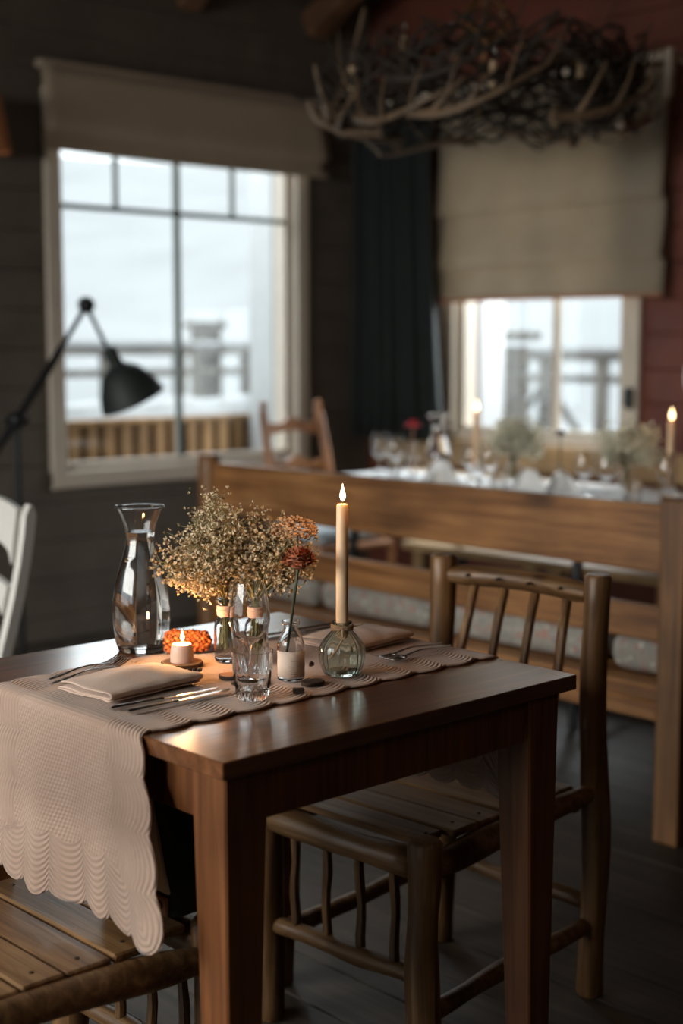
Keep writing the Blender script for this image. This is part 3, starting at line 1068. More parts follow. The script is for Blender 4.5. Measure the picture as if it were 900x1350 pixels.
# teal bag leaning on the left chair seat
bg_ = thing('canvas_bag', 'dark teal bag with grey front panel and leather tag on the left log chair', 'bag', (0.085, 0.228, 0.4495))
bm = nb()
bx(bm, (0.045, 0.10, 0.099), (0.09, 0.20, 0.198), 0.014, seg=3); build('body', bm, M['bag_teal'], bg_)
bm = nb()
hexa(bm, [(-0.005, 0.008, 0.040), (0.001, 0.008, 0.040), (0.001, 0.19, 0.040), (-0.005, 0.19, 0.040)],
     [(-0.005, 0.052, 0.188), (0.001, 0.052, 0.188), (0.001, 0.19, 0.188), (-0.005, 0.19, 0.188)], 0.002)
build('front_panel', bm, M['bag_grey'], bg_)
bm = nb(); bx(bm, (-0.003, 0.030, 0.019), (0.006, 0.034, 0.030), 0.002); tagp = build('leather_tag', bm, M['leather'], bg_)
bm = nb()
hk = [(-0.0064, 0.030 - 0.007 * math.cos(a), 0.020 + 0.007 * math.sin(a)) for a in [math.radians(d) for d in range(-60, 200, 20)]]
tube(bm, hk, 0.0014, 6); build('mark', bm, M['wick'], tagp)

# ------------------------------------------------------------------ bench with its back to us
be = thing('wooden_bench', 'long wooden bench with board back, standing behind the log chair', 'bench', (1.99, 0.65, 0))
bm = nb(); bx(bm, (0.0, -0.005, 0.455), (0.075, 0.078, 0.91), 0.008, seg=2); build('post', bm, M['bench_v'], be)
bm = nb(); log(bm, (0, 1.97, 0), (0, 1.97, 0.915), 0.043, wob=0.004, sd=5, n=12, rv=0.03); build('log_post', bm, M['bench_v'], be)
for (y, s) in ((0.0, 0), (1.97, 0)):
    bm = nb(); bx(bm, (0.42, y, 0.205), (0.07, 0.07, 0.41), 0.008, seg=2); build('front_leg', bm, M['bench_v'], be)
bm = nb(); bx(bm, (0.0, 0.985, 0.800), (0.034, 1.90, 0.178), 0.006, seg=2); build('back_rail', bm, M['bench'], be)
bm = nb(); bx(bm, (0.0, 0.985, 0.575), (0.032, 1.90, 0.092), 0.006, seg=2); build('back_rail', bm, M['bench'], be)
bm = nb(); bx(bm, (0.0, 0.985, 0.392), (0.036, 1.90, 0.044), 0.004); bx(bm, (0.003, 0.985, 0.343), (0.034, 1.90, 0.050), 0.004); build('seat_apron', bm, M['bench'], be)
bm = nb()
for k in range(4):
    bx(bm, (0.075 + k * 0.105, 0.985, 0.402), (0.10, 1.96, 0.026), 0.004)
build('seat', bm, M['bench'], be)
for i, (ya, yb, lb) in enumerate(((0.66, 0.905, 'grey flowered bench cushion beside the right-hand bench post'),
                                  (0.955, 1.56, 'grey flowered bench cushion seen through the spindles of the log chair'),
                                  (1.585, 2.10, 'grey flowered bench cushion behind the tall candle and dahlia'),
                                  (2.12, 2.55, 'grey flowered bench cushion at the end of the bench near the round log post'))):
    bm = nb()
    wdt = yb - ya
    bx(bm, (0.2, wdt / 2, 0.05), (0.36, wdt, 0.098), 0.042, seg=4)
    for v in bm.verts:
        v.co.z += 0.006 * noise.noise(v.co * 9 + Vector((i * 3, 0, 0)))
    for f in bm.faces:
        f.smooth = True
    o = build('seat_cushion', bm, M['cushion'], None, (2.02, ya, 0.417))
    tag(o, lb, 'cushion', 'flowered cushions on the bench')

# ------------------------------------------------------------------ far table, wall bench
ft = thing('long_table', 'far dining table laid with white linen beyond the bench', 'table', (2.62, 1.18, 0))
bm = nb()
for k in range(4):
    bx(bm, (0.1 + 0.2 * k, 0.9, 0.745), (0.198, 1.8, 0.03), 0.003)
build('tabletop', bm, M['wall_bench'], ft)
for y in (0.35, 1.45):
    bm = nb()
    tube(bm, spline([(0.08, y, 0.0), (0.08, y, 0.45), (0.12, y, 0.62), (0.30, y, 0.722)], 5), 0.018, 8)
    tube(bm, spline([(0.72, y, 0.0), (0.72, y, 0.45), (0.68, y, 0.62), (0.50, y, 0.722)], 5), 0.018, 8)
    tube(bm, [(0.08, y, 0.16), (0.72, y, 0.16)], 0.014, 8)
    build('leg_frame', bm, M['black_steel'], ft)
bm = nb()
rows = []
for i in range(41):
    y = 0.03 + 1.74 * i / 40
    row = []
    for j in range(13):
        x = 0.14 + 0.50 * j / 12
        row.append(bm.verts.new((x, y, 0.003 + 0.004 * abs(noise.noise(Vector((x * 8, y * 8, 1)))))))
    rows.append(row)
for i in range(40):
    for j in range(12):
        f = bm.faces.new([rows[i][j], rows[i + 1][j], rows[i + 1][j + 1], rows[i][j + 1]]); f.smooth = True
o = build('white_tablecloth', bm, M['white_cloth'], None, (2.62, 1.18, 0.760))
o.modifiers.new('solid', 'SOLIDIFY').thickness = 0.002
tag(o, 'white linen runner along the far table', 'tablecloth')

wb = thing('wall_bench', 'pale wooden bench along the red wall under the right window', 'bench', (3.62, 1.3, 0))
bm = nb(); bx(bm, (0.40, 1.28, 0.775), (0.028, 2.56, 0.13), 0.005); build('back_board', bm, M['wall_bench'], wb)
bm = nb()
for k in range(5):
    bx(bm, (-0.29 + 0.145 * k, 0.81, 0.435), (0.14, 1.62, 0.035), 0.004)
build('seat', bm, M['wall_bench'], wb)
for y in (0.06, 0.8, 1.55):
    bm = nb(); bx(bm, (-0.30, y, 0.208), (0.06, 0.06, 0.415), 0.005); build('leg', bm, M['wall_bench'], wb)
    bm = nb(); bx(bm, (0.43, y, 0.42), (0.03, 0.06, 0.84), 0.005); build('back_post', bm, M['wall_bench'], wb)

# ------------------------------------------------------------------ ladder-back chair at the head of the far table
lc = thing('ladder_back_chair', 'orange-brown ladder-back chair in front of the left window', 'chair', (3.10, 3.22, 0), math.radians(-3))
for s in (-1, 1):
    bm = nb()
    pts = spline([(s * 0.185, 0.17, 0), (s * 0.183, 0.17, 0.42), (s * 0.17, 0.20, 0.75), (s * 0.158, 0.26, 1.0)], 5)
    tube(bm, pts, [0.018] * 5 + [0.020] * 8 + [0.021] * 3, 10)
    p = pts[-1]
    lathe(bm, [(0, -0.01), (0.016, -0.005), (0.02, 0.008), (0.012, 0.016), (0.019, 0.03), (0.018, 0.042), (0.006, 0.052), (0, 0.053)], 12, p)
    build('rear_post', bm, M['orange_wood'], lc)
    bm = nb(); tube(bm, [(s * 0.20, -0.2, 0), (s * 0.20, -0.2, 0.44)], 0.019, 10); build('front_leg', bm, M['orange_wood'], lc)
    for z in (0.15, 0.28):
        bm = nb(); tube(bm, [(s * 0.20, -0.2, z), (s * 0.185, 0.17, z)], 0.011, 8); build('stretcher', bm, M['orange_wood'], lc)
for (z, hh, yy, hwid) in ((0.935, 0.085, 0.243, 0.15), (0.765, 0.075, 0.205, 0.158), (0.60, 0.06, 0.18, 0.165)):
    bm = nb()
    top, bot = [], []
    for k in range(15):
        u = k / 14
        x = -hwid + 2 * hwid * u
        bow = 0.02 * math.sin(PI * u)
        zt = z + hh / 2 * (0.45 + 0.55 * math.sin(PI * u)) + 0.012 * math.cos(4 * PI * u) - 0.01
        zb = z - hh / 2 + 0.022 * math.sin(PI * u)
        top.append([(x, yy + bow - 0.008, zt), (x, yy + bow + 0.008, zt)])
        bot.append([(x, yy + bow - 0.008, zb), (x, yy + bow + 0.008, zb)])
    vt = [[bm.verts.new(p) for p in q] for q in top]; vb = [[bm.verts.new(p) for p in q] for q in bot]
    for k in range(14):
        bm.faces.new([vt[k][0], vt[k + 1][0], vt[k + 1][1], vt[k][1]])
        bm.faces.new([vb[k][0], vb[k][1], vb[k + 1][1], vb[k + 1][0]])
        bm.faces.new([vt[k][0], vb[k][0], vb[k + 1][0], vt[k + 1][0]])
        bm.faces.new([vt[k][1], vt[k + 1][1], vb[k + 1][1], vb[k][1]])
    for k in (0, 14):
        bm.faces.new([vt[k][0], vt[k][1], vb[k][1], vb[k][0]])
    build('back_slat', bm, M['orange_wood'], lc)
bm = nb(); bx(bm, (0, -0.01, 0.43), (0.42, 0.40, 0.035), 0.012, seg=2); build('seat', bm, M['orange_wood'], lc)
bm = nb(); bx(bm, (0, -0.01, 0.482), (0.40, 0.36, 0.066), 0.028, seg=3)
for f in bm.faces:
    f.smooth = True
o = build('seat_cushion', bm, M['blue_cushion'], None, (3.10, 3.22, 0))
tag(o, 'pale grey-blue cushion on the ladder-back chair seat, seen through the bench back', 'cushion')

# ------------------------------------------------------------------ white painted chair at the left edge
wc = thing('white_chair', 'white painted chair with curved back slats at the left edge', 'chair', (0.412, 1.965, 0), math.radians(4))


def ribbon_solid(bm, pts_a, pts_b, thick_vec):
    """A solid between two polylines, thickened by thick_vec."""
    tv = Vector(thick_vec)
    n = len(pts_a)
    A = [bm.verts.new(Vector(p)) for p in pts_a]; B = [bm.verts.new(Vector(p)) for p in pts_b]
    A2 = [bm.verts.new(Vector(p) + tv) for p in pts_a]; B2 = [bm.verts.new(Vector(p) + tv) for p in pts_b]
    for k in range(n - 1):
        for q in ((A[k], A[k + 1], B[k + 1], B[k]), (A2[k], B2[k], B2[k + 1], A2[k + 1]),
                  (A[k], A2[k], A2[k + 1], A[k + 1]), (B[k], B[k + 1], B2[k + 1], B2[k])):
            bm.faces.new(q).smooth = False
    bm.faces.new([A[0], B[0], B2[0], A2[0]]); bm.faces.new([A[-1], A2[-1], B2[-1], B[-1]])


def wc_x(z):      # rear post centre line: straight below the seat, swept back above
    return 0.215 + (0.125 * math.sin(min(1.0, (z - 0.42) / 0.49) * 1.35) if z > 0.42 else -0.06 * (z - 0.42))


for s in (-1, 1):
    bm = nb()
    zs = [0.0, 0.2, 0.42, 0.5, 0.58, 0.66, 0.74, 0.82, 0.87, 0.895]
    fr = [(wc_x(z) - 0.016 + (0.012 if z > 0.88 else 0), s * 0.215 - 0.012, z) for z in zs]
    bk = [(wc_x(z) + 0.016 - (0.012 if z > 0.88 else 0), s * 0.215 - 0.012, z) for z in zs]
    ribbon_solid(bm, fr, bk, (0, 0.024, 0)); build('rear_post', bm, M['white_paint'], wc)
    bm = nb(); hexa(bm, [(-0.2, s * 0.2 - 0.018, 0), (-0.17, s * 0.2 - 0.018, 0), (-0.17, s * 0.2 + 0.018, 0), (-0.2, s * 0.2 + 0.018, 0)],
                    [(-0.215, s * 0.2 - 0.022, 0.43), (-0.17, s * 0.2 - 0.022, 0.43), (-0.17, s * 0.2 + 0.022, 0.43), (-0.215, s * 0.2 + 0.022, 0.43)], 0.003)
    build('front_leg', bm, M['white_paint'], wc)
for (z0_, z1_, arch) in ((0.775, 0.885, 0.03), (0.63, 0.69, 0.028), (0.50, 0.55, 0.026)):
    bm = nb()
    pa, pb = [], []
    for k in range(17):
        u = k / 16
        y = -0.205 + 0.41 * u
        bow = 0.028 * math.sin(PI * u)
        zz1 = z1_ + (arch * 0.8) * math.sin(PI * u)
        zz0 = z0_ + arch * math.sin(PI * u) ** 0.5 - (0.03 if z0_ > 0.7 else 0.012) * (1 - math.sin(PI * u) ** 0.4)
        pa.append((wc_x(zz1) - 0.012 + bow, y, zz1)); pb.append((wc_x(zz0) - 0.012 + bow, y, zz0))
    ribbon_solid(bm, pa, pb, (-0.018, 0, 0)); build('back_slat', bm, M['white_paint'], wc)
bm = nb(); bx(bm, (0.0, 0, 0.445), (0.44, 0.45, 0.03), 0.012, seg=2); build('seat', bm, M['white_paint'], wc)
bm = nb()
for y in (-0.2, 0.2):
    bx(bm, (0.01, y, 0.40), (0.36, 0.022, 0.06), 0.003)
bx(bm, (-0.19, 0, 0.40), (0.022, 0.36, 0.06), 0.003)
build('seat_frame', bm, M['white_paint'], wc)

# ------------------------------------------------------------------ floor lamp
fl = thing('floor_lamp', 'black jointed floor lamp with a bell shade in front of the left window', 'lamp', (1.61, 3.3, 0))
bm = nb(); lathe(bm, [(0, 0), (0.15, 0), (0.15, 0.012), (0.05, 0.028), (0.02, 0.05), (0, 0.05)], 28); build('base', bm, M['black_steel'], fl)
bm = nb(); tube(bm, [(0, 0, 0.04), (0, 0, 1.02)], 0.013, 10); build('pole', bm, M['black_steel'], fl)
bm = nb(); blob(bm, (0, 0, 1.022), 0.034, 2); tube(bm, [(-0.04, 0, 1.022), (0.04, 0, 1.022)], 0.018, 10); build('joint', bm, M['black_steel'], fl)
bm = nb(); tube(bm, [(-0.12, 0.02, 0.86), (0, 0, 1.022), (0.15, -0.01, 1.23), (0.2, -0.01, 1.30)], [0.014, 0.016, 0.016, 0.013], 10)
tube(bm, [(0.19, -0.01, 1.285), (0.308, -0.01, 1.45)], 0.0095, 10); build('lower_arm', bm, M['black_steel'], fl)
bm = nb(); blob(bm, (0.308, -0.01, 1.453), 0.034, 2); build('elbow', bm, M['black_steel'], fl)
bm = nb(); tube(bm, [(0.308, -0.01, 1.45), (0.40, -0.02, 1.275)], 0.0085, 10); build('upper_arm', bm, M['black_steel'], fl)
bm = nb()
lathe(bm, spline([Vector((0.012, 0.0)), Vector((0.026, 0.002)), Vector((0.028, -0.05)), Vector((0.036, -0.07)), Vector((0.075, -0.10)), Vector((0.112, -0.16)), Vector((0.13, -0.215))], 4)
      + [Vector((0.133, -0.225)), Vector((0.130, -0.225)), Vector((0.108, -0.165)), Vector((0.07, -0.107)), Vector((0.02, -0.08)), Vector((0.0, -0.078))], 32)
axis_ = Vector((0.42, -0.10, -0.90)).normalized()
sh = build('lamp_shade', bm, M['black'], fl, (0.40, -0.02, 1.285), axis_.to_track_quat('-Z', 'Y').to_euler())
bm = nb(); blob(bm, (0, 0, -0.125), 0.03, 2, (1, 1, 1.2)); build('bulb', bm, M['plate'], sh)

# orange lamp shade whose edge enters at the far left
ws = thing('wall_lamp', 'orange fabric wall lamp at the far left edge, beside the left window', 'lamp', (1.80, YW, 2.18))
bm = nb()
lathe(bm, [(0.075, 0.12), (0.115, -0.11), (0.112, -0.11), (0.072, 0.12)], 28, (0, -0.16, 0), closed=True); build('shade', bm, M['orange_shade'], ws)
bm = nb(); tube(bm, [(0, -0.005, -0.02), (0, -0.16, -0.02), (0, -0.16, 0.05)], 0.009, 8); bx(bm, (0, -0.008, -0.02), (0.07, 0.016, 0.1), 0.004); build('arm', bm, M['brass'], ws)

# round plate hung on the red wall, at the right edge
bm = nb()
lathe(bm, [(0, 0), (0.10, 0), (0.155, 0.02), (0.158, 0.024), (0.10, 0.008), (0, 0.008)], 36)
o = build('wall_plate', bm, M['plate'], None, (XW - 0.001, 1.885, 1.17), (0, -PI / 2, 0))
tag(o, 'round grey-white plate hung on the red wall at the right edge', 'plate')

# ------------------------------------------------------------------ candles
def flame_mesh(bm, h, r):
    lathe(bm, [(0, 0), (r * 0.55, h * 0.08), (r, h * 0.25), (r * 0.92, h * 0.4), (r * 0.55, h * 0.65), (r * 0.2, h * 0.87), (0, h)], 14)


def add_candle(root, z, h, r, wax, fl_h, power, light_r=0.012):
    bm = nb()
    lathe(bm, [(0, 0), (r, 0), (r * 1.0, h * 0.5), (r * 0.93, h - 0.004), (r * 0.80, h), (r * 0.55, h - 0.0035), (0, h - 0.004)], 24)
    c = build('wax', bm, wax, root, (0, 0, z))
    bm = nb(); tube(bm, [(0, 0, h - 0.005), (0.0006, 0, h + 0.004), (0.0016, 0, h + 0.009)], 0.0009, 6); build('wick', bm, M['wick'], c)
    bm = nb(); flame_mesh(bm, fl_h, fl_h * 0.165); build('flame', bm, M['flame'], c, (0.0012, 0, h + 0.004))
    l = bpy.data.lights.new('flame_light', 'POINT'); l.energy = power; l.color = (1.0, 0.50, 0.18); l.shadow_soft_size = light_r
    lo = bpy.data.objects.new('flame_light', l); sc.collection.objects.link(lo); lo.parent = root
    lo.location = (0.0, 0, z + h + fl_h * 0.5)
    return c


# tall candle in ribbed vase
CX, CY = 0.437, 0.243
vs = thing('ribbed_vase', 'round ribbed pale green glass vase holding the tall candle, twine round its neck', 'vase', (CX, CY, TOP))
out_v = [(0.022, 0), (0.030, 0.004), (0.0365, 0.020), (0.0385, 0.036), (0.0345, 0.053), (0.0225, 0.068), (0.0150, 0.076), (0.0145, 0.082), (0.0165, 0.088)]
bm = nb(); vessel(bm, out_v, 0.0026, 0.005, 96, 4, rib=(22, -0.045)); build('body', bm, M['green_glass'], vs)
bm = nb()
for k in range(3):
    tube(bm, [(0.0172 * math.cos(a), 0.0172 * math.sin(a), 0.077 + 0.0028 * k + 0.001 * math.sin(a * 2 + k)) for a in [2 * PI * q / 24 for q in range(25)]], 0.0018, 6)
tube(bm, spline([(-0.012, -0.013, 0.079), (-0.019, -0.022, 0.074), (-0.022, -0.022, 0.062), (-0.033, -0.02, 0.047), (-0.040, -0.016, 0.036)], 4), 0.0016, 6)
tube(bm, spline([(-0.010, -0.014, 0.081), (-0.024, -0.012, 0.072), (-0.019, -0.026, 0.066), (-0.014, -0.018, 0.078)], 4), 0.0015, 6)
tube(bm, spline([(0.012, -0.013, 0.081), (0.022, -0.02, 0.083), (0.027, -0.021, 0.086)], 4), 0.0014, 6)
build('twine', bm, M['twine'], vs)
tc_ = thing('taper_candle', 'tall cream lit candle rising from the ribbed glass vase', 'candle', (CX, CY, TOP + 0.062))
add_candle(tc_, 0, 0.218, 0.0100, M['wax'], 0.030, 0.8)

# tea candle on a slice of wood
TX, TY = 0.288, 0.478
sl = thing('wood_slice', 'round brown wood slice under the short pink candle', 'wood slice', (TX, TY, TOP))
bm = nb(); lathe(bm, [(0, 0), (0.033, 0), (0.034, 0.0045), (0.033, 0.006), (0, 0.006)], 28); build('disc', bm, M['slice'], sl)
bm = nb(); lathe(bm, [(0.0335, 0.0), (0.0352, 0.001), (0.0352, 0.0052), (0.0335, 0.0062)], 28, closed=True); build('bark_rim', bm, M['bark'], sl)
te = thing('pillar_candle', 'short pink lit candle on a wood slice in front of the orange cone', 'candle', (TX, TY, TOP + 0.0062))
add_candle(te, 0, 0.030, 0.0195, M['pink_wax'], 0.022, 1.7)

# ------------------------------------------------------------------ carafe
ca = thing('water_carafe', 'large clear glass carafe of water on the left of the foreground table', 'carafe', (0.325, 0.648, TZ))
out_c = [(0.036, 0), (0.042, 0.003), (0.0480, 0.025), (0.0505, 0.06), (0.0485, 0.10), (0.0405, 0.140), (0.0305, 0.172), (0.0255, 0.195), (0.0250, 0.206), (0.0285, 0.226), (0.0365, 0.247), (0.0425, 0.258)]
bm = nb(); vessel(bm, out_c, 0.0028, 0.008, 56, 5); 
tube(bm, [(0.0417 * math.cos(a), 0.0417 * math.sin(a), 0.2575) for a in [2 * PI * q / 48 for q in range(49)]], 0.0026, 8, cap=False)
build('body', bm, M['glass'], ca)
bm = nb(); lathe(bm, inner_fill(out_c, 0.0028, 0.008, 0.213), 56); build('water', bm, M['water'], ca)

# ------------------------------------------------------------------ bouquets
def sprig(stems, flowers, base, tip, rnd, nfl, spread, fr):
    """One branching spray: curved stem, side twigs, tiny blossoms at the twig ends."""
    base = Vector(base); tip = Vector(tip)
    d = tip - base
    side = Vector((rnd.uniform(-1, 1), rnd.uniform(-1, 1), 0)) * 0.02
    main = spline([base, base + d * 0.4 + side + Vector((0, 0, 0.02)), tip], 5)
    tube(stems, main, [0.0012 * (1 - 0.55 * i / len(main)) for i in range(len(main))], 5, cap=False)
    for k in range(nfl):
        t = rnd.uniform(0.55, 1.0) ** 0.8
        p = main[min(int(t * (len(main) - 1)), len(main) - 1)]
        o = Vector((rnd.gauss(0, 1), rnd.gauss(0, 1), rnd.gauss(0.25, 0.9))) * spread
        q = p + o
        if k % 3 == 0:
            tube(stems, [p, p + o * 0.5 + Vector((0, 0, -0.004)), q], 0.00045, 3, cap=False)
        for m_ in range(2):
            c = q + Vector((rnd.uniform(-1, 1), rnd.uniform(-1, 1), rnd.uniform(-1, 1))) * 0.0045
            r = rnd.uniform(fr * 0.7, fr * 1.25)
            # open five-petal star: a pair of crossed small cups
            a1 = rnd.uniform(0, PI)
            nrm = Vector((rnd.uniform(-1, 1), rnd.uniform(-1, 1), rnd.uniform(0.1, 1))).normalized()
            ux = nrm.orthogonal().normalized(); uy = nrm.cross(ux)
            cen = flowers.verts.new(c - nrm * r * 0.5)
            ring = [flowers.verts.new(c + (ux * math.cos(a1 + j * 2 * PI / 6) + uy * math.sin(a1 + j * 2 * PI / 6)) * r * (1.1 if j % 2 else 0.7) + nrm * r * 0.25) for j in range(6)]
            for j in range(6):
                flowers.faces.new([cen, ring[j], ring[(j + 1) % 6]])


def bouquet(label, loc, neck_z, tips, seed, mat, nfl, spread, fr, group=None, per=4, foot=0.02, jit=0.018):
    rnd = random.Random(seed)
    r = thing('baby_breath_bouquet', label, 'bouquet', loc)
    st, fl_ = nb(), nb()
    for tip in tips:
        for k in range(per):
            nk = Vector((rnd.uniform(-0.005, 0.005), rnd.uniform(-0.005, 0.005), neck_z))
            ft_ = Vector((rnd.uniform(-0.013, 0.013), rnd.uniform(-0.013, 0.013), foot + rnd.uniform(0, 0.02)))
            tube(st, [ft_, nk], 0.0012, 5, cap=False)
            tp = Vector(tip) + Vector((rnd.gauss(0, jit), rnd.gauss(0, jit), rnd.gauss(0, jit * 0.8)))
            sprig(st, fl_, nk, tp, rnd, nfl, spread, fr)
    build('stems', st, M['stem'], r, recalc=False)
    build('blossoms', fl_, mat, r, kind='stuff', recalc=False)
    return r


RT = Vector((math.sin(yaw), -math.cos(yaw), 0))    # image-right direction on the ground
FW = Vector((math.cos(yaw), math.sin(yaw), 0))


def rel(r, f, z):
    v = RT * r + FW * f
    return (v.x, v.y, z)


def small_bottle(label, loc, rib=True):
    r = thing('flower_bottle', label, 'bottle', loc, group='ribboned flower bottles')
    ob = [(0.012, 0), (0.0185, 0.002), (0.0205, 0.012), (0.0205, 0.056), (0.0185, 0.068), (0.0130, 0.078), (0.0120, 0.096), (0.0145, 0.100), (0.0145, 0.108)]
    bm = nb(); vessel(bm, ob, 0.0018, 0.005, 32, 4); build('body', bm, M['glass'], r)
    bm = nb(); lathe(bm, [(0.0127, 0.078), (0.0150, 0.080), (0.0150, 0.096), (0.0127, 0.097)], 28, closed=True)
    lathe(bm, [(0.0150, 0.085), (0.0160, 0.086), (0.0160, 0.090), (0.0150, 0.091)], 28, closed=True)
    build('ribbon', bm, M['ribbon'], r)
    return r


B1 = Vector((0.362, 0.452, TOP)); B2 = Vector((0.392, 0.408, TOP))
small_bottle('small clear bottle with peach ribbon nearer the orange cone, holding dried white blossom', B1)
small_bottle('small clear bottle with peach ribbon seen through the wine glass', B2)
tipsL = [rel(-0.090, 0.00, 0.165), rel(-0.075, 0.02, 0.185), rel(-0.055, -0.02, 0.200), rel(-0.035, 0.01, 0.225), rel(-0.018, 0.0, 0.255),
         rel(-0.028, 0.02, 0.272), rel(-0.06, 0.02, 0.15), rel(-0.02, -0.03, 0.21), rel(0.0, 0.01, 0.22), rel(-0.04, -0.02, 0.165), rel(0.005, -0.02, 0.19),
         rel(-0.035, 0.02, 0.135), rel(-0.07, -0.015, 0.145)]
tipsR = [rel(-0.03, 0.0, 0.215), rel(-0.005, 0.01, 0.225), rel(0.02, 0.0, 0.225), rel(0.04, 0.01, 0.222), rel(0.060, 0.0, 0.215),
         rel(0.072, 0.01, 0.19), rel(0.045, -0.01, 0.175), rel(0.02, -0.01, 0.185), rel(-0.01, -0.015, 0.175), rel(0.055, 0.01, 0.155), rel(0.0, 0.0, 0.15)]
bouquet('dried baby\'s breath spray leaning left towards the water carafe', B1, 0.106, tipsL, 11, M['blossom'], 36, 0.0150, 0.0034, per=4)
bR = bouquet('dried baby\'s breath and tan flower head standing behind the wine glass and rust dahlia', B2, 0.106, tipsR, 12, M['blossom'], 36, 0.0140, 0.0034, per=4)
# tan dried flower head in the right-hand spray
bm = nb()
rnd = random.Random(5)
hc = Vector(rel(0.064, 0.0, 0.222))
for k in range(520):
    d = Vector((rnd.gauss(0, 1), rnd.gauss(0, 1), abs(rnd.gauss(0, 1)) - 0.25)).normalized()
    p = hc + Vector((d.x * 0.041, d.y * 0.038, d.z * 0.027)) * rnd.uniform(0.75, 1.05)
    blob(bm, p, rnd.uniform(0.0018, 0.0032), 1, (1, 1, 0.7), 0.0006, rnd)
build('tan_flower_head', bm, M['hydrangea'], bR)
bm = nb(); tube(bm, spline([(0, 0, 0.03), (0.001, 0, 0.106), hc * 0.5 + Vector((0, 0, 0.06)), hc], 5), 0.0015, 6); build('thick_stem', bm, M['stem'], bR)

# ------------------------------------------------------------------ vial with dahlia
VX_, VY_ = 0.352, 0.272
vb = thing('label_bottle', 'small clear bottle with a paper label, holding the rust dahlia', 'bottle', (VX_, VY_, TOP))
ob = [(0.012, 0), (0.0205, 0.002), (0.0222, 0.010), (0.0222, 0.050), (0.0205, 0.064), (0.0125, 0.082), (0.0115, 0.089), (0.0145, 0.091), (0.0145, 0.097)]
bm = nb(); vessel(bm, ob, 0.0018, 0.005, 36, 4); build('body', bm, M['glass'], vb)
bm = nb()
A0, A1 = math.radians(-205), math.radians(-50)
rows = []
for k in range(20):
    a = A0 + (A1 - A0) * k / 19
    rows.append([bm.verts.new((0.0225 * math.cos(a), 0.0225 * math.sin(a), z)) for z in (0.008, 0.050)])
for k in range(19):
    f = bm.faces.new([rows[k][0], rows[k + 1][0], rows[k + 1][1], rows[k][1]]); f.smooth = True
lab = build('paper_label', bm, M['paper'], vb)
lab.modifiers.new('solid', 'SOLIDIFY').thickness = 0.0003
bm = nb()
for i, (zz, wd) in enumerate(((0.035, 0.5), (0.026, 0.8), (0.020, 0.65), (0.014, 0.4))):
    am = math.radians(-118)
    tube(bm, [(0.02285 * math.cos(am + wd * (q / 8 - 0.5)), 0.02285 * math.sin(am + wd * (q / 8 - 0.5)), zz) for q in range(9)], 0.0003, 4)
build('print_line', bm, M['ink'], lab)
da = thing('dahlia', 'single rust-red dried dahlia on a dark stem in the labelled bottle', 'flower', (VX_, VY_, TOP))
hd = Vector(rel(0.013, 0.0, 0.196))
foot = Vector(rel(-0.008, 0.0, 0.035))
bm = nb(); tube(bm, spline([foot, foot.lerp(hd, 0.5) + RT * 0.001, hd + Vector((0, 0, -0.01))], 6), 0.0023, 8); build('stem', bm, M['stem_dark'], da)
bm = nb()
rnd = random.Random(21)
for k in range(330):
    z = rnd.uniform(-0.45, 1.0)
    th = rnd.uniform(0, 2 * PI)
    q = math.sqrt(max(0, 1 - z * z))
    d = Vector((q * math.cos(th), q * math.sin(th), z))
    p = hd + Vector((d.x * 0.0255, d.y * 0.0255, d.z * 0.018)) * rnd.uniform(0.75, 1.0) - hd * 0
    # curled petal
    tn = d.cross(Vector((0, 0, 1)))
    tn = tn.normalized() if tn.length > 1e-3 else Vector((1, 0, 0))
    up = d.cross(tn).normalized()
    ln_ = rnd.uniform(0.006, 0.010); wd = rnd.uniform(0.003, 0.0045)
    a = bm.verts.new(p - d * 0.006); b = bm.verts.new(p + tn * wd + up * rnd.uniform(-0.002, 0.002)); c = bm.verts.new(p - tn * wd + up * rnd.uniform(-0.002, 0.002))
    e = bm.verts.new(p + d * ln_ * 0.6 + Vector((rnd.uniform(-1, 1), rnd.uniform(-1, 1), rnd.uniform(-1, 1))) * 0.003)
    bm.faces.new([a, b, e]); bm.faces.new([a, e, c])
blob(bm, hd, 0.021, 2, (1, 1, 0.75))
build('petals', bm, M['dahlia'], da)
bm = nb()
for k in range(16):
    th = 2 * PI * k / 16
    d = Vector((math.cos(th), math.sin(th), 0))
    p0 = hd + Vector((0, 0, -0.014))
    v = [bm.verts.new(p0 + d * 0.004), bm.verts.new(p0 + d * 0.014 + Vector((-d.y, d.x, 0)) * 0.004 + Vector((0, 0, 0.003))), bm.verts.new(p0 + d * 0.021 + Vector((0, 0, 0.008))), bm.verts.new(p0 + d * 0.014 - Vector((-d.y, d.x, 0)) * 0.004 + Vector((0, 0, 0.003)))]
    bm.faces.new(v)
blob(bm, hd + Vector((0, 0, -0.012)), 0.010, 1, (1.2, 1.2, 0.6))
build('sepals', bm, M['sepal'], da)

